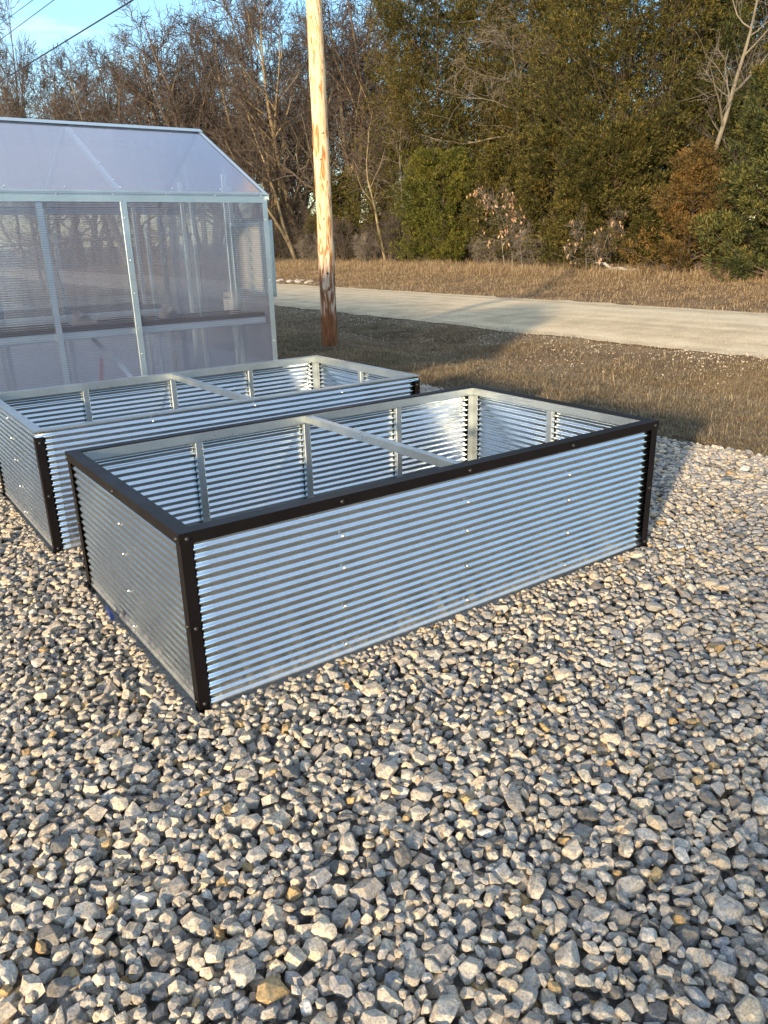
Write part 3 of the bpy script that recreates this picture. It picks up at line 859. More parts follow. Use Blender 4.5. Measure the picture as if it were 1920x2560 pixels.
    rc = MB().profile((GXL - 0.01, GRY, GR + 0.012), (GX + 0.012, GRY, GR + 0.012), (0, 1, 0), (0, 0, 1),
                      [(0, 0.004), (tt, 0.004 - tt * sl), (tt, -tt * sl), (0, 0), (-tt, -tt * sl), (-tt, 0.004 - tt * sl)]).build('ridge_cap', A, root)
    for x in np.arange(GX - 0.36, GXL, -0.4): link('screw', SCREW_Z, rc, (x, GRY - 0.03, GR + 0.012 - 0.03 * sl + 0.003), (math.atan(sl), 0, 0))
    def along(y, x, up=0.0):
        z = GE + (y - GY0) * sl if y <= GRY else GR - (y - GRY) * sl
        return (x, y, z + up)
    for x, q in ((GX + 0.006, -1), (GXL - 0.006, 1)):
        for ya, yb in ((GY0 - 0.035, GRY), (GRY, GY1 + 0.035)):
            MB().profile(along(ya, x, 0.007), along(yb, x, 0.007), (q, 0, 0), (0, 0, 1), [(0, 0), (0.034, 0), (0.034, -0.003), (0.003, -0.003), (0.003, -0.042), (0, -0.042)]).build('rake_trim', A, root)
    rot = (math.atan(sl), 0, 0)
    for x in xs[1:-1]:
        for ya, yb in ((GY0 + 0.01, GRY - 0.01), (GRY + 0.01, GY1 - 0.01)):
            MB().profile(along(ya, x - 0.02, -0.006), along(yb, x - 0.02, -0.006), (1, 0, 0), (0, 0, -1), [(0, 0), (0.04, 0), (0.04, 0.035), (0, 0.035)]).build('rafter', A, root)
    k = 0
    for x in xs[1:4]:
        for y in (3.954, 4.066, 4.36, 4.626, 4.92): link('screw', SCREW_Z, root, along(y, x + 0.012, 0.0015), rot)
    for x in np.arange(GX - 0.37, -2.5, -0.4): link('screw', SCREW_Z, root, along(GY0 + 0.06, x, 0.0015), rot)
    # shelves: silver front rail, black wire mesh top, props
    def shelf(y0, y1, x0, x1, z, rail_y):
        fr = MB().bar((x0, rail_y, z - 0.065), (x1, rail_y, z - 0.065), (0, 1, 0), (0, 0, 1), 0.035, 0.05).build('shelf_rail', A, root)
        b = MB()
        yy = y0
        while yy < y1:
            b.box((x0, yy, z), (x1, yy + 0.010, z + 0.006)); yy += 0.033
        xx = x0
        while xx < x1:
            b.box((xx, y0, z - 0.006), (xx + 0.005, y1, z)); xx += 0.05
        b.box((x0, y0 - 0.012, z - 0.012), (x1, y0 - 0.004, z + 0.034)); b.box((x0, y1 + 0.004, z - 0.012), (x1, y1 + 0.012, z + 0.022))
        b.build('shelf_mesh', M['black'], root)
    shelf(GY0 + 0.075, 4.40, GXL + 0.05, GX - 0.06, 0.935, GY0 + 0.052)
    shelf(5.70, 6.24, GXL + 0.05, 2.10, 0.93, 5.66)
    for x in (1.245, -1.125):
        MB().bar((x - 0.28, GY0 + 0.46, 0.86), (x - 0.01, GY0 + 0.07, 0.42), (0.85, 0, 0.52), (0, 1, 0), 0.03, 0.03).build('shelf_brace', A, root)
    # louvre window in the gable
    w = MB()
    for a, b in (((GX - 0.03, wy0, wz0), (GX + 0.03, wy0 + 0.03, wz1)), ((GX - 0.03, wy1 - 0.03, wz0), (GX + 0.03, wy1, wz1)),
                 ((GX - 0.03, wy0 + 0.03, wz0), (GX + 0.03, wy1 - 0.03, wz0 + 0.03)), ((GX - 0.03, wy0 + 0.03, wz1 - 0.03), (GX + 0.03, wy1 - 0.03, wz1)),
                 ((GX - 0.02, 4.26, wz0 + 0.03), (GX + 0.02, 4.28, wz1 - 0.03))): w.box(a, b)
    win = w.build('louvre_window', M['alu'], root)
    for i in range(7):
        z = wz0 + 0.045 + i * 0.076
        MB().add([(GX + 0.026, wy0 + 0.032, z), (GX + 0.026, wy1 - 0.032, z), (GX - 0.002, wy1 - 0.032, z + 0.074), (GX - 0.002, wy0 + 0.032, z + 0.074),
                  (GX + 0.029, wy0 + 0.032, z + 0.002), (GX + 0.029, wy1 - 0.032, z + 0.002), (GX + 0.001, wy1 - 0.032, z + 0.076), (GX + 0.001, wy0 + 0.032, z + 0.076)],
                 [(0, 1, 2, 3), (7, 6, 5, 4), (0, 4, 5, 1), (3, 2, 6, 7)]).build('louvre_slat', M['white'], win)
    MB().box((GX + 0.034, GY0 + 0.03, 1.08), (GX + 0.055, GY0 + 0.1, 1.70)).build('window_trim', A, root)
    # latch and bracket on the gable stud
    MB().box((GX - 0.09, 4.60, 0.93), (GX - 0.052, 4.70, 1.04)).box((GX - 0.10, 4.63, 1.06), (GX - 0.052, 4.66, 1.10)).build('latch', M['white'], root)


greenhouse()
# loose things inside, dim behind the panels
b = MB(); b.tube([(0.98, 4.25, 0.02), (0.99, 4.30, 0.35), (1.05, 4.33, 0.66)], [0.008, 0.008, 0.009], 8); b.box((0.93, 4.15, 0.0), (1.03, 4.33, 0.025))
tag(b.build('scraper', M['red']), 'thin red handled tool leaning inside the greenhouse under the shelf', 'tool')
for (x, y, s, lb) in ((0.92, 4.22, 0.6, 'small clear plastic tray heaped on the greenhouse shelf, the one farther from the louvre window'),
                      (1.62, 4.20, 0.5, 'small clear plastic tray on the greenhouse shelf, the one nearer the louvre window')):
    b = MB()
    for i in range(5):
        a = 0.5 * i; b.profile((x - 0.16 * s + 0.02 * i, y - 0.1, 0.945 + 0.014 * i), (x + 0.13 * s - 0.015 * i, y - 0.1 + 0.02 * i, 0.946 + 0.016 * i), (0, 1, 0.1), (0, 0, 1),
                               [(0, 0.03), (0.01, 0), (0.15, 0), (0.16, 0.03), (0.155, 0.03), (0.145, 0.004), (0.015, 0.004), (0.005, 0.03)])
    tag(b.build('plant_tray', M['tray']), lb, 'tray', 'trays on the greenhouse shelf')

# ------------------------------------------------------------------ utility pole and wires
PX, PY = 5.72, 8.34
pb = gz(PX, PY)
b = MB()
hh = np.linspace(0, 9.2, 47)
prof = [0.128 - 0.0036 * h + 0.003 * math.sin(5 * h) + 0.002 * math.sin(13 * h) for h in hh]
b.tube([(0.012 * math.sin(h * 0.9), 0.01 * math.sin(h * 0.7 + 1), h - 0.15) for h in hh], prof, 28)
for h, a, rr in ((0.9, -2.0, 0.035), (1.9, -2.25, 0.016), (3.05, -1.9, 0.02), (2.7, -2.3, 0.018)):   # knots
    V, F = icosphere(2)
    p = np.array([math.cos(a), math.sin(a), 0]) * 0.12 + np.array([0, 0, h])
    b.add(V * rr * np.array([1, 1, 0.9]) + p, F, True)
pole_root = b.build('utility_pole', M['pole'])
hb = MB(); a_ = math.atan2(CAM[1] - PY, CAM[0] - PX) + 0.1
hb.tube([(0.105 * math.cos(a_), 0.105 * math.sin(a_), 1.12), (0.127 * math.cos(a_), 0.127 * math.sin(a_), 1.12)], [0.016, 0.017], 9)
hb.tube([(0.105 * math.cos(a_), 0.105 * math.sin(a_), 1.075), (0.127 * math.cos(a_ - 0.04), 0.127 * math.sin(a_ - 0.04), 1.075)], [0.007, 0.007], 7)
hb.build('bolt_hole', M['black'], pole_root); pole_root.location = (PX, PY, float(pb))
tag(pole_root, 'peeled pine utility pole with dark stained foot in the grass verge', 'utility pole')


def wire(p0, p1, sag, r, label):
    p0, p1 = np.array(p0), np.array(p1); pts = []
    for t in np.linspace(0, 1, 60):
        p = p0 + (p1 - p0) * t; p[2] -= sag * 4 * t * (1 - t); pts.append(p)
    o = MB().tube(pts, r, 6).build('overhead_wire', M['black'])
    return tag(o, label, 'wire', 'overhead wires along the road')


WIRES = [((5.62, 8.24, 5.82), (4.98, 28.22, 6.21), 0.0, 0.016, 'thickest and lowest black overhead wire, crossing the bare treetops'),
         ((5.64, 8.22, 6.66), (5.17, 28.18, 7.31), 0.0, 0.009, 'thin overhead wire in the sky corner, the middle one of three'),
         ((5.65, 8.22, 6.81), (5.25, 28.16, 7.76), 0.0, 0.008, 'thin overhead wire nearest the corner of the sky, topmost of three')]


# ------------------------------------------------------------------ tubes in bulk for trees
def tubes_mesh(name, lines, material, k=3):
    """lines: list of (points (n,3), radii (n))"""
    Vs, Fs, off = [], [], 0
    ang = np.arange(k) * 2 * PI / k
    ca, sa = np.cos(ang), np.sin(ang)
    for P, R in lines:
        P = np.asarray(P, float); n = len(P)
        D = np.empty_like(P); D[1:-1] = P[2:] - P[:-2]; D[0] = P[1] - P[0]; D[-1] = P[-1] - P[-2]
        D /= np.linalg.norm(D, axis=1)[:, None] + 1e-9
        ref = np.where(np.abs(D[:, 2:3]) < 0.85, np.array([[0, 0, 1.0]]), np.array([[1.0, 0, 0]]))
        if n > 1: ref = np.repeat(ref[:1], n, 0)
        A = np.cross(D, ref); A /= np.linalg.norm(A, axis=1)[:, None] + 1e-9; B = np.cross(D, A)
        V = P[:, None, :] + np.asarray(R)[:, None, None] * (ca[None, :, None] * A[:, None, :] + sa[None, :, None] * B[:, None, :])
        Vs.append(V.reshape(-1, 3))
        i = np.arange(n - 1)[:, None] * k; j = np.arange(k)[None, :]; j2 = (j + 1) % k
        Fs.append((np.stack([i + j, i + j2, i + k + j2, i + k + j], -1) + off).reshape(-1, 4)); off += n * k
    return mesh_np(name, np.concatenate(Vs), np.concatenate(Fs), material, True)


def grow(r, p, d, length, rad, n, wob, up, tip=0.25):
    """one branch polyline with a wandering direction"""
    P = [p.copy()]; d = d / np.linalg.norm(d); st = length / n
    for i in range(n):
        d = d + r.normal(size=3) * wob; d[2] += up; d /= np.linalg.norm(d)
        p = p + d * st; P.append(p.copy())
    t = np.linspace(0, 1, n + 1)
    return np.array(P), rad * (1 - (1 - tip) * t)


def side_dir(r, d, ang):
    q = r.normal(size=3); q -= d * (q @ d); q /= np.linalg.norm(q)
    return d * math.cos(ang) + q * math.sin(ang)


def bare_tree(seed, height, rad, stems=1, spread=0.6, n1=12, n2=9, n3=6, n4=3, low=0.25, droop=0.0, twig=0.006, lean=(0, 0), wob=0.10, limb=0.42):
    """returns (trunk lines, twig lines)"""
    r = np.random.default_rng(seed)
    big, small = [], []
    for s in range(stems):
        d = np.array([lean[0], lean[1], 1.0]) + (r.normal(size=3) * np.array([0.25, 0.25, 0]) if stems > 1 else 0)
        h = height * r.uniform(0.8, 1.0)
        P, R = grow(r, np.array([0, 0, -0.1]) + (r.normal(size=3) * [0.2, 0.2, 0] if stems > 1 else 0), d, h, rad, 16, 0.055, 0.03, 0.12)
        R[0] *= 1.35
        big.append((P, R))
        for i in range(n1):
            t = low + (0.97 - low) * (i + r.uniform(0, 1)) / n1
            x = t * 16; a = int(x); q = P[a] + (P[min(a + 1, 16)] - P[a]) * (x - a); dd = P[min(a + 1, 16)] - P[max(a - 1, 0)]; dd = dd / np.linalg.norm(dd)
            L1 = h * limb * (1.08 - 0.75 * t) * r.uniform(0.7, 1.2)
            rr = R[a] * r.uniform(0.38, 0.6)
            P1, R1 = grow(r, q, side_dir(r, dd, r.uniform(0.6, 1.1) * spread / 0.6), L1, rr, 8, wob, 0.05 - droop, 0.2)
            big.append((P1, R1))
            for j in range(n2):
                u = 0.15 + 0.83 * (j + r.uniform(0, 1)) / n2; x = u * 8; b_ = int(x); q1 = P1[b_] + (P1[min(b_ + 1, 8)] - P1[b_]) * (x - b_)
                d1 = P1[min(b_ + 1, 8)] - P1[max(b_ - 1, 0)]; d1 /= np.linalg.norm(d1)
                L2 = L1 * 0.48 * (1.15 - 0.7 * u) * r.uniform(0.6, 1.3)
                P2, R2 = grow(r, q1, side_dir(r, d1, r.uniform(0.5, 1.0)), L2, max(R1[b_] * 0.55, twig * 1.3), 5, wob * 1.3, 0.04 - droop, 0.35)
                (big if R2[0] > 0.02 else small).append((P2, R2))
                for k in range(n3):
                    v = 0.2 + 0.78 * (k + r.uniform(0, 1)) / n3; x = v * 5; c_ = int(x); q2 = P2[c_] + (P2[min(c_ + 1, 5)] - P2[c_]) * (x - c_)
                    d2 = P2[min(c_ + 1, 5)] - P2[max(c_ - 1, 0)]; d2 /= np.linalg.norm(d2)
                    L3 = (L2 * 0.55 + 0.15) * r.uniform(0.5, 1.3)
                    P3, R3 = grow(r, q2, side_dir(r, d2, r.uniform(0.5, 1.1)), L3, twig * 1.15, 3, wob * 1.5, 0.03 - droop, 0.6)
                    small.append((P3, R3))
                    for m in range(n4):
                        w = r.uniform(0.3, 1.0) * 3; e = min(int(w), 2); q3 = P3[e] + (P3[e + 1] - P3[e]) * (w - e)
                        P4, R4 = grow(r, q3, side_dir(r, d2, r.uniform(0.4, 1.2)), L3 * r.uniform(0.3, 0.8), twig * 0.85, 2, wob * 2, 0.02 - droop, 0.7)
                        small.append((P4, R4))
    return big, small


def bare_proto(name, cat, barkm, twigm, **kw):
    big, small = bare_tree(**kw)
    root = thing(name, None, cat)
    a = link('trunk', tubes_mesh('trunk', big, barkm, 7), root)
    c = link('crown', tubes_mesh('crown', small, twigm, 3), root)
    return root


def cedar_mesh(seed, h, rad, material, lobes, tufts, blades, shape=1.0, blade=0.115, base=0.04, bw=0.12):
    """red cedar: plume-like lobes carrying tufts of scale sprays; gaps remain between the lobes"""
    r = np.random.default_rng(seed)
    ts = r.uniform(0, 1, lobes) ** 1.05
    prof = lambda t: np.clip(np.minimum((t + 0.12) / 0.25, 1.0), 0, 1) ** 0.6 * np.clip(1 - t, 0, 1) ** (0.62 * shape)
    th = r.uniform(0, 2 * PI, lobes)
    bump_ = 1 + 0.22 * np.sin(3 * th + 7 * ts) + 0.15 * np.sin(5 * th - 13 * ts + seed)
    R = rad * prof(ts) * bump_ * r.uniform(0.6, 1.12, lobes)
    R = R * np.where(r.uniform(0, 1, lobes) < 0.16, r.uniform(1.1, 1.32, lobes), 1.0)          # boughs that stick out
    cz = base * h + ts * h * (1 - base)
    LC = np.stack([R * np.cos(th), R * np.sin(th), cz], -1)
    out = np.stack([np.cos(th), np.sin(th), np.full(lobes, 0.5)], -1); out /= np.linalg.norm(out, axis=1)[:, None]
    size = rad * r.uniform(0.13, 0.38, lobes) * (0.6 + 0.6 * prof(ts))
    # plume: tufts from behind the lobe centre to its tip
    li = np.repeat(np.arange(lobes), tufts); n = len(li)
    u = r.uniform(-0.8, 1.0, n)
    side = r.normal(size=(n, 3)); side -= out[li] * (side * out[li]).sum(1)[:, None]; side /= np.linalg.norm(side, axis=1)[:, None]
    wid = np.sqrt(np.clip(1 - u * u * 0.85, 0.05, 1)) * r.uniform(0.35, 1, n) ** 0.5
    TC = LC[li] + out[li] * (u * size[li] * 1.6)[:, None] + side * (wid * size[li] * 0.72)[:, None]
    TD = out[li] * (0.45 + 0.4 * u)[:, None] + side * (0.7 * wid)[:, None] + r.normal(size=(n, 3)) * 0.25 + np.array([0, 0, 0.25]); TD /= np.linalg.norm(TD, axis=1)[:, None]
    # blades
    bi = np.repeat(np.arange(n), blades); m = len(bi)
    D = TD[bi] + r.normal(size=(m, 3)) * 0.36; D /= np.linalg.norm(D, axis=1)[:, None]
    Wd = np.cross(D, r.normal(size=(m, 3))); Wd /= np.linalg.norm(Wd, axis=1)[:, None]
    L = blade * r.uniform(0.55, 1.25, m); W = L * bw
    O = TC[bi] + r.normal(size=(m, 3)) * 0.035
    A = O - Wd * W[:, None] * 0.35; B = O + D * L[:, None] * 0.55 + Wd * W[:, None]; Cc = O + D * L[:, None]; E = O + D * (L * 0.45)[:, None] - Wd * W[:, None]
    V = np.stack([A, E, Cc, B], 1).reshape(-1, 3)
    F = np.arange(m * 4).reshape(-1, 4)
    me = mesh_np('crown', V, F, material, False)
    tone = r.uniform(0, 1, lobes)[li][bi].astype(np.float32)
    at = me.attributes.new('bough', 'FLOAT', 'FACE'); at.data.foreach_set('value', tone)
    return me, LC


def cedar(name, seed, h, rad, matname, lobes=230, tufts=46, blades=6, trunk_r=0.13, **kw):
    lobes = int(lobes * 0.72); tufts = int(tufts * 1.4); blades = int(blades * 1.6)
    root = thing(name, None, 'tree')
    me, LC = cedar_mesh(seed, h, rad, M[matname], lobes, tufts, blades, **kw)
    link('crown', me, root)
    r = np.random.default_rng(seed + 99)
    lines = [(np.array([[0.03 * math.sin(3 * t), 0.03 * math.cos(2 * t), t * h * 0.96 - 0.15] for t in np.linspace(0, 1, 12)]), np.linspace(trunk_r, 0.015, 12))]
    for i in range(0, len(LC), 2):
        c = LC[i]; z0 = max(0.15, c[2] - np.hypot(c[0], c[1]) * 0.7)
        P = np.array([[0, 0, z0], c * [0.5, 0.5, 0] + [0, 0, z0 + (c[2] - z0) * 0.35], c]); lines.append((P, [0.03, 0.02, 0.008]))
    link('trunk', tubes_mesh('trunk', lines, M['bark_brown'], 5), root)
    return root


def place(o, u, X, label, group=None, scale=1.0, rz=0.0, dy=0.0, cat=None):
    x, y = col_world(u, X=X); y += dy
    o.location = (x, y, float(gz(x, y)) - 0.05); o.rotation_euler = (0, 0, rz)
    o.scale = (scale, scale, scale) if not hasattr(scale, '__len__') else scale
    o['label'] = label
    if group: o['group'] = group
    return o


CG = 'cedars along the far verge'
# -- evergreens across the road
place(cedar('cedar_tree', 1, 13.0, 2.8, 'cedar_olive', 520, 50, 6, shape=0.4), 960, 25.0, 'tall dark cedar left of centre whose shaggy side overhangs the bare wood', CG)
place(cedar('cedar_tree', 2, 4.6, 1.75, 'cedar_green', 210, 52, 7, shape=0.55, blade=0.10), 972, 22.6, 'bright yellow green rounded cedar low in front of the tall dark one', CG)
place(cedar('cedar_tree', 3, 14.0, 2.9, 'cedar_olive', 430, 50, 6, shape=0.5), 1150, 26.5, 'tall cedar rising behind the drooping bare tree, reaching past the picture top', CG)
place(cedar('cedar_tree', 4, 14.5, 3.1, 'cedar_olive', 560, 52, 6, shape=0.5), 1350, 24.2, 'largest olive brown cedar, wide and tall between the drooping bare tree and the pale trunk', CG)
place(cedar('cedar_tree', 5, 10.0, 2.6, 'cedar_dark', 340, 48, 6, shape=0.7), 1580, 27, 'dark cedar behind the pale bare trunk', CG)
place(cedar('cedar_tree', 6, 3.4, 1.25, 'cedar_rust', 110, 40, 7, blade=0.10, trunk_r=0.05, base=0.12, shape=1.35), 1507, 20.4, 'small rusty brown cedar at the verge with a thin bare stem', CG)
place(cedar('cedar_tree', 7, 5.6, 1.45, 'cedar_dark', 230, 52, 6, shape=0.85, blade=0.12), 1705, 19.6, 'dark green cedar cut by the right border', CG)
place(cedar('cedar_tree', 8, 4.6, 1.6, 'cedar_olive', 220, 48, 6, shape=0.55), 1210, 22.9, 'low dense cedar under the largest one, beside the dead leaved sapling', CG)
place(cedar('cedar_tree', 9, 4.4, 1.7, 'cedar_olive', 200, 48, 6, shape=0.55), 1335, 21.8, 'broad low cedar in front of the largest one', CG)
place(cedar('cedar_tree', 10, 4.3, 1.5, 'cedar_olive', 150, 44, 6, shape=0.7), 752, 23.8, 'scruffy low cedar directly behind the utility pole', CG)
place(cedar('cedar_tree', 12, 3.4, 1.4, 'cedar_olive', 120, 44, 6, shape=0.7), 625, 24.0, 'low cedar at the right edge of the greenhouse', CG)
place(cedar('cedar_tree', 13, 9.5, 2.4, 'cedar_olive', 320, 48, 6, shape=0.6), 1470, 27.0, 'dark cedar filling the gap behind the rusty brown one', CG)

place(cedar('cedar_tree', 15, 4.4, 1.3, 'cedar_olive', 170, 48, 6, shape=0.55), 1095, 23.4, 'low cedar between the yellow green one and the dead leaved sapling', CG)
place(cedar('cedar_tree', 16, 13.0, 2.6, 'cedar_olive', 420, 48, 6, shape=0.4), 1060, 27.8, 'tall cedar set back between the two tallest ones, behind the drooping bare tree', CG)
place(cedar('cedar_tree', 17, 12.5, 2.6, 'cedar_olive', 420, 48, 6, shape=0.45), 1250, 27.8, 'tall cedar set back just left of the largest one', CG)
# -- bare trees
BG, BN = 'bare hedgerow trees behind the greenhouse', 'bare trees'
protos = [bare_proto('bare_tree', 'tree', M['bark_brown'], M['twig_brown'], seed=21, height=9.0, rad=0.13, stems=2, n1=13, n2=8, n3=5, n4=1, low=0.15, twig=0.0085, spread=0.62, wob=0.14),
          bare_proto('bare_tree', 'tree', M['bark_brown'], M['twig_brown'], seed=22, height=9.5, rad=0.15, stems=1, n1=17, n2=9, n3=5, n4=2, low=0.12, twig=0.0085, spread=0.7, wob=0.15, limb=0.5),
          bare_proto('bare_tree', 'tree', M['bark_grey'], M['twig_brown'], seed=23, height=11.0, rad=0.16, stems=2, n1=13, n2=9, n3=6, n4=2, low=0.22, twig=0.0085, spread=0.5, wob=0.10),
          bare_proto('bare_tree', 'tree', M['bark_tan'], M['twig_brown'], seed=24, height=10.0, rad=0.12, stems=3, n1=11, n2=8, n3=6, n4=2, low=0.2, twig=0.008, spread=0.5, wob=0.12)]
free = [True] * 4
rt = random.Random(3)


def bare(i, u, X, label, group, scale, rz=None, Y=None):
    global free
    o = protos[i] if free[i] else copy_tree(protos[i]); free[i] = False
    if Y is not None:
        x, y = col_world(u, Y=Y); X = x
    return place(o, u, X, label, group, scale, rz if rz is not None else rt.uniform(0, 6.28))


def vp(v, dist):                                    # height of display row v at a distance
    return 1.52 + dist * (519 - v) * 1920 / 1659 / FPX / math.cos(PITCH) * 0.93


# hedgerow left of the pole: (u, X, display row of the top, proto)
row = [(600, 24.0, 40, 3), (640, 25.5, 0, 2), (672, 24.0, -30, 3), (700, 26, -20, 0), (735, 25.5, -20, 2), (775, 25, -40, 1), (815, 26, -40, 2), (860, 25.5, -20, 0),
       (560, 23.0, 40, 1), (520, 22.5, 60, 0), (480, 22.0, 85, 1), (440, 21.5, 100, 2), (400, 20.5, 95, 1), (365, 20.0, 120, 0), (330, 19.5, 115, 1), (295, 18.5, 135, 2),
       (260, 18.0, 125, 1), (225, 17.5, 150, 0), (190, 16.5, 150, 1), (155, 16.2, 165, 2), (125, 15.9, 160, 1)]
for n_, (u, X, v, i) in enumerate(row):
    x, y = col_world(u, X=X); dist = (x - CAM[0]) * math.sin(YAW) + (y - CAM[1]) * math.cos(YAW)
    h = vp(v, dist) - float(gz(x, y)); base_h = (9.0, 9.5, 11.0, 10.0)[i] * 1.12
    ORD = ['first', 'second', 'third', 'fourth', 'fifth', 'sixth', 'seventh', 'eighth', 'ninth', 'tenth', 'eleventh', 'twelfth', 'thirteenth']
    if u >= 715: lb, g = 'bare tree right of the utility pole, %s of that row counted rightward' % ORD[[735, 775, 815, 860].index(u)], 'bare trees around the utility pole'
    elif u >= 600: lb, g = 'bare tree between greenhouse and utility pole, %s of that row counted leftward' % ORD[[700, 672, 640, 600].index(u)], 'bare trees around the utility pole'
    else: lb, g = 'twiggy bare hedgerow tree above the greenhouse roof, %s counted from the left' % ORD[sorted(q[0] for q in row if q[0] < 600).index(u)], BG
    bare(i, u, X, lb, g, h * (1.14 if u < 600 else 1.05) / base_h)
# second row, farther and thinner, fills the wood
for n_ in range(17):
    u = 20 + n_ * 52 + rt.uniform(-12, 12); X = 19 + u * 0.016 + rt.uniform(1, 4); i = rt.randrange(4)
    x, y = col_world(u, X=X); dist = (x - CAM[0]) * math.sin(YAW) + (y - CAM[1]) * math.cos(YAW)
    h = vp(np.interp(u, [0, 200, 500, 900], [230, 190, 150, 60]), dist)
    bare(i, u, X, 'far bare tree seen only as twigs through the front row of the wood', 'far bare trees in the wood', h / 10.5)
for sx, sy, ss in ((-15.5, -10.9, 0.6), (-14.0, -9.3, 0.5)):  # unseen trees added towards the sun to dapple the foreground gravel
    o = copy_tree(protos[2]); o.location = (sx, sy, -0.1); o.scale = (ss, ss, ss); o['label'] = ('taller' if ss > 0.55 else 'shorter') + ' of the two bare yard trees behind the photographer that dapple the gravel'; o['group'] = 'bare yard trees'
# big bare tree at the left border, near side of the road

for k_, (u, Y_, sc) in enumerate(((105, 30, (0.55, 0.55, 1.28)), (128, 33, (0.5, 0.5, 1.3)))):
    o = bare(0, u, None, ('dense upright bare tree cut by the left border under the overhead wires', 'dense upright bare tree just inside the left border, with twigs crossed by the lowest wire')[k_], None, sc, Y=Y_)
# behind the cedars
for n_, (u, X) in enumerate([(900, 28), (1000, 29), (1080, 28), (1210, 29), (1420, 29), (1500, 28), (1600, 29), (1650, 28)]):
    bare(rt.choice([0, 2, 3]), u, X, 'bare tree mostly hidden behind the cedars, its top twigs showing above them', 'bare trees behind the cedars', rt.uniform(0.95, 1.2))

o = bare_proto('bare_tree', 'tree', M['bark_grey'], M['twig_grey'], seed=41, height=11.5, rad=0.17, stems=1, n1=17, n2=10, n3=7, n4=2, low=0.42, twig=0.0075, spread=0.95, wob=0.16, droop=0.10, limb=0.56)
place(o, 1148, 26.3, 'grey bare tree with drooping tangled branches in front of the cedars')
o = bare_proto('bare_tree', 'tree', M['bark_grey'], M['twig_grey'], seed=46, height=9.0, rad=0.11, stems=1, n1=9, n2=6, n3=4, n4=1, low=0.45, twig=0.007, spread=0.62, wob=0.10, lean=(0.10, -0.17), limb=0.45)
place(o, 1478, 21.2, 'pale trunked bare tree leaning right in front of the cedars')
o = bare_proto('bare_tree', 'tree', M['bark_tan'], M['twig_brown'], seed=52, height=9.5, rad=0.11, stems=2, n1=9, n2=7, n3=5, n4=2, low=0.35, twig=0.008, spread=0.45, wob=0.08, lean=(-0.1, 0.22), limb=0.4)
place(o, 655, 22.0, 'sunlit tan trunked bare tree leaning left between the greenhouse and the pole')
o = bare_proto('bare_tree', 'tree', M['bark_tan'], M['twig_brown'], seed=53, height=9.0, rad=0.075, stems=1, n1=10, n2=7, n3=5, n4=2, low=0.35, twig=0.007, spread=0.5, wob=0.10, lean=(0, 0.16), limb=0.35)
place(o, 848, 22.2, 'thin tan trunked bare tree just right of the utility pole')
o = bare_proto('bare_tree', 'tree', M['bark_grey'], M['twig_grey'], seed=54, height=8.0, rad=0.06, stems=1, n1=9, n2=6, n3=4, n4=2, low=0.3, twig=0.007, spread=0.5, wob=0.10, limb=0.35)
place(o, 893, 22.4, 'thin grey bare tree at the left flank of the yellow green cedar')

# brush at the foot of the wood
brush = bare_proto('bare_shrub', 'shrub', M['bark_brown'], M['twig_brown'], seed=61, height=2.3, rad=0.02, stems=9, n1=5, n2=4, n3=4, n4=2, low=0.15, twig=0.005, spread=0.6, wob=0.2)
brush2 = bare_proto('bare_shrub', 'shrub', M['bark_grey'], M['twig_grey'], seed=62, height=1.7, rad=0.015, stems=9, n1=5, n2=4, n3=4, n4=2, low=0.1, twig=0.005, spread=0.8, wob=0.25, droop=0.05)
first = [True, True]
us = list(np.linspace(590, 890, 12)) + [1070, 1130, 1180, 1250, 1320] + list(np.linspace(600, 1150, 14))
for n_, u in enumerate(us):
    i = rt.randrange(2); p = (brush, brush2)[i]
    o = p if first[i] else copy_tree(p); first[i] = False
    place(o, u + rt.uniform(-12, 12), rt.uniform(21.5, 24) if n_ < 17 else rt.uniform(22.5, 26), 'leafless brush at the foot of the trees across the road', 'brush at the foot of the trees', rt.uniform(0.6, 1.15) * (1 if n_ < 17 else 1.5), rt.uniform(0, 6.28))
p_extra = [copy_tree(brush) for _ in range(10)]
for k, o in enumerate(p_extra):
    place(o, 575 + k * 9 + rt.uniform(-10, 10), rt.uniform(23, 28), 'leafless brush at the foot of the trees across the road', 'brush at the foot of the trees', rt.uniform(1.0, 1.7), rt.uniform(0, 6.28))

# sapling that keeps its dead leaves
def leafy_sapling(seed, h, n_leaf, label, u, X, lean=(0, 0)):
    big, small = bare_tree(seed=seed, height=h, rad=0.035, stems=2, n1=9, n2=5, n3=4, n4=1, low=0.2, twig=0.005, spread=0.9, wob=0.16, droop=0.02, lean=lean, limb=0.55)
    root = thing('leafy_sapling', label, 'sapling')
    link('trunk', tubes_mesh('trunk', big, M['bark_grey'], 5), root); link('twigs', tubes_mesh('twigs', small, M['twig_grey'], 3), root)
    r = np.random.default_rng(seed); tips = np.array([P[-1] for P, R in small])
    g = r.choice(len(tips), min(n_leaf // 3, len(tips)), replace=False)
    O = tips[np.repeat(g, 3)] + r.normal(size=(len(g) * 3, 3)) * 0.05; m = len(O)
    D = np.array([0, 0, -1.0]) + r.normal(size=(m, 3)) * 0.45; D /= np.linalg.norm(D, axis=1)[:, None]
    W = np.cross(D, r.normal(size=(m, 3))); W /= np.linalg.norm(W, axis=1)[:, None]; L = r.uniform(0.10, 0.17, m)[:, None]
    Nn = np.cross(D, W)
    V = np.stack([O, O + D * L * 0.45 + W * L * 0.24 + Nn * L * 0.08, O + D * L, O + D * L * 0.45 - W * L * 0.24 + Nn * L * 0.08], 1).reshape(-1, 3)
    link('leaves', mesh_np('leaves', V, np.arange(m * 4).reshape(-1, 4), M['deadleaf'], False), root)
    place(root, u, X, label)


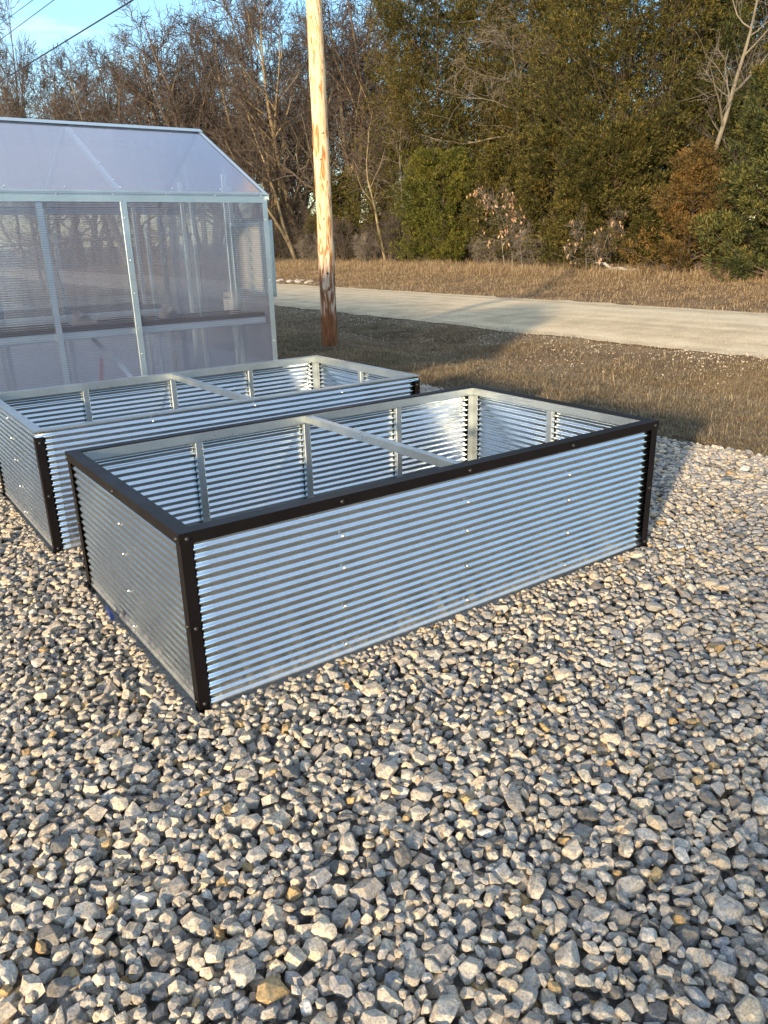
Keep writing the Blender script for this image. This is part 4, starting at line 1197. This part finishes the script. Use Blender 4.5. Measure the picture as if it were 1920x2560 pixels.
leafy_sapling(71, 3.4, 260, 'sapling holding pale pinkish dead leaves in front of the cedars', 1110, 20.9, (0, 0.15))
leafy_sapling(72, 2.0, 90, 'small low sapling with a few tan dead leaves near the thick stump', 1290, 20.5)

# thick leaning stump, bleached fallen branch, pale rubble at the roadside
x, y = col_world(1275, X=21.0); z = float(gz(x, y))
b = MB(); b.tube([(0, 0, -0.1), (0.02, 0.03, 0.25), (0.0, 0.05, 0.6), (0.06, 0.1, 1.1), (0.1, 0.1, 2.2)], [0.36, 0.27, 0.2, 0.17, 0.12], 12)
b.tube([(0, 0.2, -0.1), (0.0, 0.25, 0.5), (0.05, 0.4, 1.5)], [0.2, 0.15, 0.1], 10)
o = b.build('tree_stump', M['bark_tan']); o.location = (x, y, z); tag(o, 'thick flared tan stump under the largest cedar', 'stump')
x, y = col_world(1350, X=20.2); z = float(gz(x, y)) + 0.12
b = MB(); b.tube([(-0.1, 0.75, 0.22), (0.0, 0.45, 0.2), (0.05, 0.2, 0.02), (0.1, -0.1, 0.05), (0.0, -0.5, 0.0), (-0.1, -0.9, 0.05)], [0.03, 0.05, 0.06, 0.055, 0.05, 0.02], 8)
b.tube([(0.05, 0.2, 0.02), (-0.1, 0.5, -0.02), (-0.1, 0.7, 0.0)], [0.04, 0.03, 0.01], 6)
o = b.build('fallen_branch', M['driftwood']); o.location = (x, y, z); tag(o, 'bleached fallen branch lying at the foot of the cedars', 'branch')
x, y = col_world(640, X=15.6); z = float(gz(x, y))
b = MB(); r = np.random.default_rng(9)
V, F = icosphere(1)
for i in range(26):
    s = r.uniform(0.05, 0.13); b.add(V * s * [1.3, 1.2, 0.6] + [r.normal() * 0.25, r.normal() * 0.9, s * 0.3], F)
o = b.build('rubble_pile', M['driftwood']); o.location = (x, y, z); tag(o, 'low strip of whitish rubble by the far side of the road', 'rubble', kind='stuff')
# blue scrap under the left end of the nearest box
b = MB(); b.profile((-0.03, 0.86, -0.005), (-0.03, 0.91, 0.0), (1, 0, 0.1), (-0.2, 0, 1), [(0, 0), (0.012, 0.002), (0.016, 0.05), (0.010, 0.075), (0.004, 0.06)])
tag(b.build('plastic_shim', M['blue']), 'small dark blue plastic scrap wedged under the left end of the nearest planter box', 'scrap')

for p, q, sag, rr, lb in WIRES:
    wire(p, q, sag, rr, lb)


# ------------------------------------------------------------------ unseen buildings added left of and behind the photographer:
# the shed to shade the road, the long one to darken the planters' reflections
def added_building(name, label, x0, x1, y0, y1, eave, ridge, along_x, wall, roof):
    root = thing(name, label, 'building')
    W = MB()
    W.box((x0, y0, -0.1), (x1, y1, eave))
    W.build('wall', wall, root)
    R = MB()
    if along_x:
        ym = (y0 + y1) / 2
        for ya, s in ((y0 - 0.3, 1), (y1 + 0.3, -1)):
            R.add([(x0 - 0.3, ya, eave), (x1 + 0.3, ya, eave), (x1 + 0.3, ym, ridge), (x0 - 0.3, ym, ridge)], [(0, 1, 2, 3)])
        R.add([(x0, y0, eave + 0.003), (x0, y1, eave + 0.003), (x0, ym, ridge - 0.02)], [(0, 1, 2)]); R.add([(x1, y0, eave + 0.003), (x1, y1, eave + 0.003), (x1, ym, ridge - 0.02)], [(0, 1, 2)])
    else:
        xm = (x0 + x1) / 2
        for xa in (x0 - 0.3, x1 + 0.3):
            R.add([(xa, y0 - 0.3, eave), (xa, y1 + 0.3, eave), (xm, y1 + 0.3, ridge), (xm, y0 - 0.3, ridge)], [(0, 1, 2, 3)])
        for yy in (y0, y1): R.add([(x0, yy, eave + 0.003), (x1, yy, eave + 0.003), (xm, yy, ridge - 0.02)], [(0, 1, 2)])
    R.build('roof', roof, root)
    D = MB().box((x0 + 1.0, y1 - 0.01, 0), (x0 + 4.0, y1 + 0.03, 2.6)) if along_x else MB().box((x1 - 0.01, y0 + 1, 0), (x1 + 0.03, y0 + 4, 2.6))
    D.build('door', M['barn_door'], root)


for nm, c in (('barn_wall', (0.16, 0.13, 0.11)), ('barn_roof', (0.10, 0.09, 0.085)), ('barn_door', (0.35, 0.34, 0.32)), ('shed_wall', (0.50, 0.50, 0.47))):
    m, n, l, b = mat(nm); co = coord(n, l); wv = n.new('ShaderNodeTexWave'); wv.inputs['Scale'].default_value = 1.6; l.new(co, wv.inputs['Vector'])
    b.inputs['Base Color'].default_value = (*c, 1); b.inputs['Roughness'].default_value = 0.55; bump(n, l, wv.outputs['Fac'], 0.6, 0.03, b); M[nm] = m
added_building('storage_shed', 'pale grey metal storage shed beyond the greenhouse at the left', -13.5, -4.3, 3.3, 19.0, 3.2, 4.7, False, M['shed_wall'], M['barn_roof'])
added_building('barn', 'long low brown metal barn across the yard behind the photographer', 2.0, 46.0, -26.0, -16.0, 2.7, 4.2, True, M['barn_wall'], M['barn_roof'])

# ------------------------------------------------------------------ grass, litter, pebbles
_LAT = np.random.default_rng(77).uniform(-1, 1, (256, 256))


def vn(x, y, s=1.0, seed=0.0):
    out = 0.0
    for o, amp in ((1.0, 0.62), (2.3, 0.32), (5.1, 0.2)):
        u = x * s * o * 0.8 + 17.3 * seed + 5 * o; v = y * s * o * 0.8 - 9.1 * seed + 3 * o
        iu = np.floor(u).astype(int); iv = np.floor(v).astype(int); fu = u - iu; fv = v - iv
        fu = fu * fu * (3 - 2 * fu); fv = fv * fv * (3 - 2 * fv)
        a = _LAT[iu % 256, iv % 256] * (1 - fu) + _LAT[(iu + 1) % 256, iv % 256] * fu
        b = _LAT[iu % 256, (iv + 1) % 256] * (1 - fu) + _LAT[(iu + 1) % 256, (iv + 1) % 256] * fu
        out = out + amp * (a * (1 - fv) + b * fv)
    return out


def in_view(x, y, margin=10):
    az = np.arctan2(x - CAM[0], y - CAM[1])
    return (np.abs(az - YAW) < math.radians(26.5 + margin))


def blades(name, n, xr, yr, lo, hi, wid, material, dens=None, flat=0.5, seed=0, label=''):
    r = np.random.default_rng(seed)
    x = r.uniform(*xr, n); y = r.uniform(*yr, n)
    keep = in_view(x, y)
    if dens is not None: keep &= r.uniform(0, 1, n) < dens(x, y)
    x, y = x[keep], y[keep]; m = len(x)
    O = np.stack([x, y, gz(x, y) - 0.005], -1)
    th = r.uniform(0, 2 * PI, m); el = r.uniform(0.05, 1.0, m) ** flat * 1.2
    D = np.stack([np.cos(th) * np.cos(el), np.sin(th) * np.cos(el), np.sin(el)], -1)
    L = r.uniform(lo, hi, m) * (0.75 + 0.35 * vn(x, y, 1.3, 2.0) + 0.3 * vn(x, y, 7.0, 4.0)); L = L[:, None]
    W = np.stack([-np.sin(th), np.cos(th), np.zeros(m)], -1) * (wid * r.uniform(0.6, 1.3, m))[:, None]
    M1 = O + D * L * 0.55 + np.array([0, 0, 0.08]) * L
    T = O + D * L * np.array([1, 1, 0.75])
    V = np.stack([O - W, O + W, M1 + W * 0.8, M1 - W * 0.8, T + W * 0.15, T - W * 0.15], 1).reshape(-1, 3)
    F = (np.array([[0, 1, 2, 3], [3, 2, 4, 5]])[None] + (np.arange(m) * 6)[:, None, None]).reshape(-1, 4)
    tag(link(name, mesh_np(name, V, F, material, False)), label, 'grass', kind='stuff')


sstep = lambda v, a, b: np.clip((v - a) / (b - a), 0, 1)
blades('turf_grass', 900000, (PAD_X - 0.12, 9.1), (-1.5, 17), 0.035, 0.10, 0.0019, M['turf'],
       lambda x, y: np.where(x < 6.1, 0.95, 0.22 + 0.6 * (vn(x, y, 1.1, 5) > 0.05)) * (1 - sstep(x, 8.3, 9.0) * 0.85) * (vn(x, y, 1.8, 7) > -0.62) * (1 - 0.5 * sstep(y, 9, 19)), 0.7, 1,
       'short dormant tan and olive turf in the verge between gravel pad and road')
blades('long_grass', 70000, (PAD_X - 0.1, 8.6), (-1.5, 15), 0.10, 0.22, 0.0017, M['drygrass'],
       lambda x, y: 0.15 + 0.85 * (vn(x, y, 2.2, 9) > 0.25), 1.3, 2, 'longer pale straw strands lying over the turf and ditch')
blades('verge_grass', 520000, (14.5, 22.5), (3, 60), 0.08, 0.24, 0.0040, M['drygrass'],
       lambda x, y: (0.25 + 0.75 * sstep(x, 15.0, 17.5)) * np.where(vn(x, y, 0.8, 3) > -0.3, 1, 0.45), 0.9, 3, 'dry tan grass on the far bank below the trees')
blades('tall_weeds', 90000, (18.6, 22.8), (5, 55), 0.25, 0.62, 0.0042, M['drygrass'], lambda x, y: 0.3 + 0.7 * (vn(x, y, 1.2, 6) > 0), 0.35, 4, 'tall dry weeds standing at the foot of the trees')


def scatter(name, n, xr, yr, smin, smax, material, dens=None, seed=0, label='', flatz=0.35, cat='leaves', leaf=False, lift=0.012):
    r = np.random.default_rng(seed)
    x = r.uniform(*xr, n); y = r.uniform(*yr, n); keep = in_view(x, y)
    if dens is not None: keep &= r.uniform(0, 1, n) < dens(x, y)
    x, y = x[keep], y[keep]; m = len(x)
    O = np.stack([x, y, gz(x, y) + lift], -1); s = r.uniform(smin, smax, m) ** 1.0
    th = r.uniform(0, 2 * PI, m); a = np.stack([np.cos(th), np.sin(th), r.normal(size=m) * 0.3], -1); b_ = np.stack([-np.sin(th), np.cos(th), r.normal(size=m) * 0.3], -1)
    if leaf:
        up = np.array([0, 0, 1.0])
        V = np.stack([O - a * s[:, None], O + b_ * s[:, None] * 0.45 + up * s[:, None] * 0.25, O + a * s[:, None], O - b_ * s[:, None] * 0.45 + up * s[:, None] * 0.2], 1).reshape(-1, 3)
        F = np.arange(m * 4).reshape(-1, 4)
    else:
        base = np.array([[1, 0, 0], [0, 1, 0], [-1, 0, 0], [0, -1, 0], [0, 0, 1], [0, 0, -1.0]])
        sc = r.uniform(0.6, 1.25, (m, 6)) * s[:, None]
        loc = base[None] * sc[..., None] * np.array([1, 0.85, 0.7])
        V = (O[:, None, :] + loc[..., 0:1] * a[:, None, :] + loc[..., 1:2] * b_[:, None, :] + loc[..., 2:3] * np.array([0, 0, 1.0])).reshape(-1, 3)
        T = np.array([[0, 1, 4], [1, 2, 4], [2, 3, 4], [3, 0, 4], [1, 0, 5], [2, 1, 5], [3, 2, 5], [0, 3, 5]])
        F = (T[None] + (np.arange(m) * 6)[:, None, None]).reshape(-1, 3)
    tag(link(name, mesh_np(name, V, F, material, False)), label, cat, kind='stuff')


scatter('leaf_litter', 80000, (14.7, 22), (3, 50), 0.018, 0.036, M['litter'], lambda x, y: 0.35 + 0.65 * sstep(x, 15, 18), 5, 'brown fallen leaves scattered over the far bank', leaf=True, lift=0.03)
scatter('ditch_litter', 9000, (5.9, 8.8), (-1, 16), 0.010, 0.022, M['litter'], lambda x, y: 0.15 + 0.85 * (vn(x, y, 1.4, 8) > 0), 6, 'brown leaf scraps lying in the roadside ditch', leaf=True, lift=0.02)
scatter('leaf_scraps', 700, (-1.5, 4.3), (-2, 1.2), 0.012, 0.026, M['litter'], lambda x, y: 0.16 * ~((x > -0.05) & (x < 2.5) & (y > -0.05)), 12, 'few brown dead leaves caught between the gravel stones', leaf=True, lift=0.065)
scatter('road_stones', 90000, (8.3, 14.6), (-1, 40), 0.004, 0.012, M['pebble'], lambda x, y: 0.10 + 0.9 * np.exp(-((x - 8.9) / 0.28) ** 2) + 0.5 * np.exp(-((x - 14.4) / 0.2) ** 2), 7, 'loose pale stones on the gravel road and its edges', cat='stones', lift=0.012)
scatter('verge_stones', 9000, (6.6, 8.9), (-1, 16), 0.006, 0.020, M['pebble'], lambda x, y: sstep(x, 6.8, 8.8) ** 1.5 * 0.8 * (vn(x, y, 2.5, 2) > -0.2) + 0.02, 8, 'pale stones spilled from the road into the ditch', cat='stones', lift=0.012)
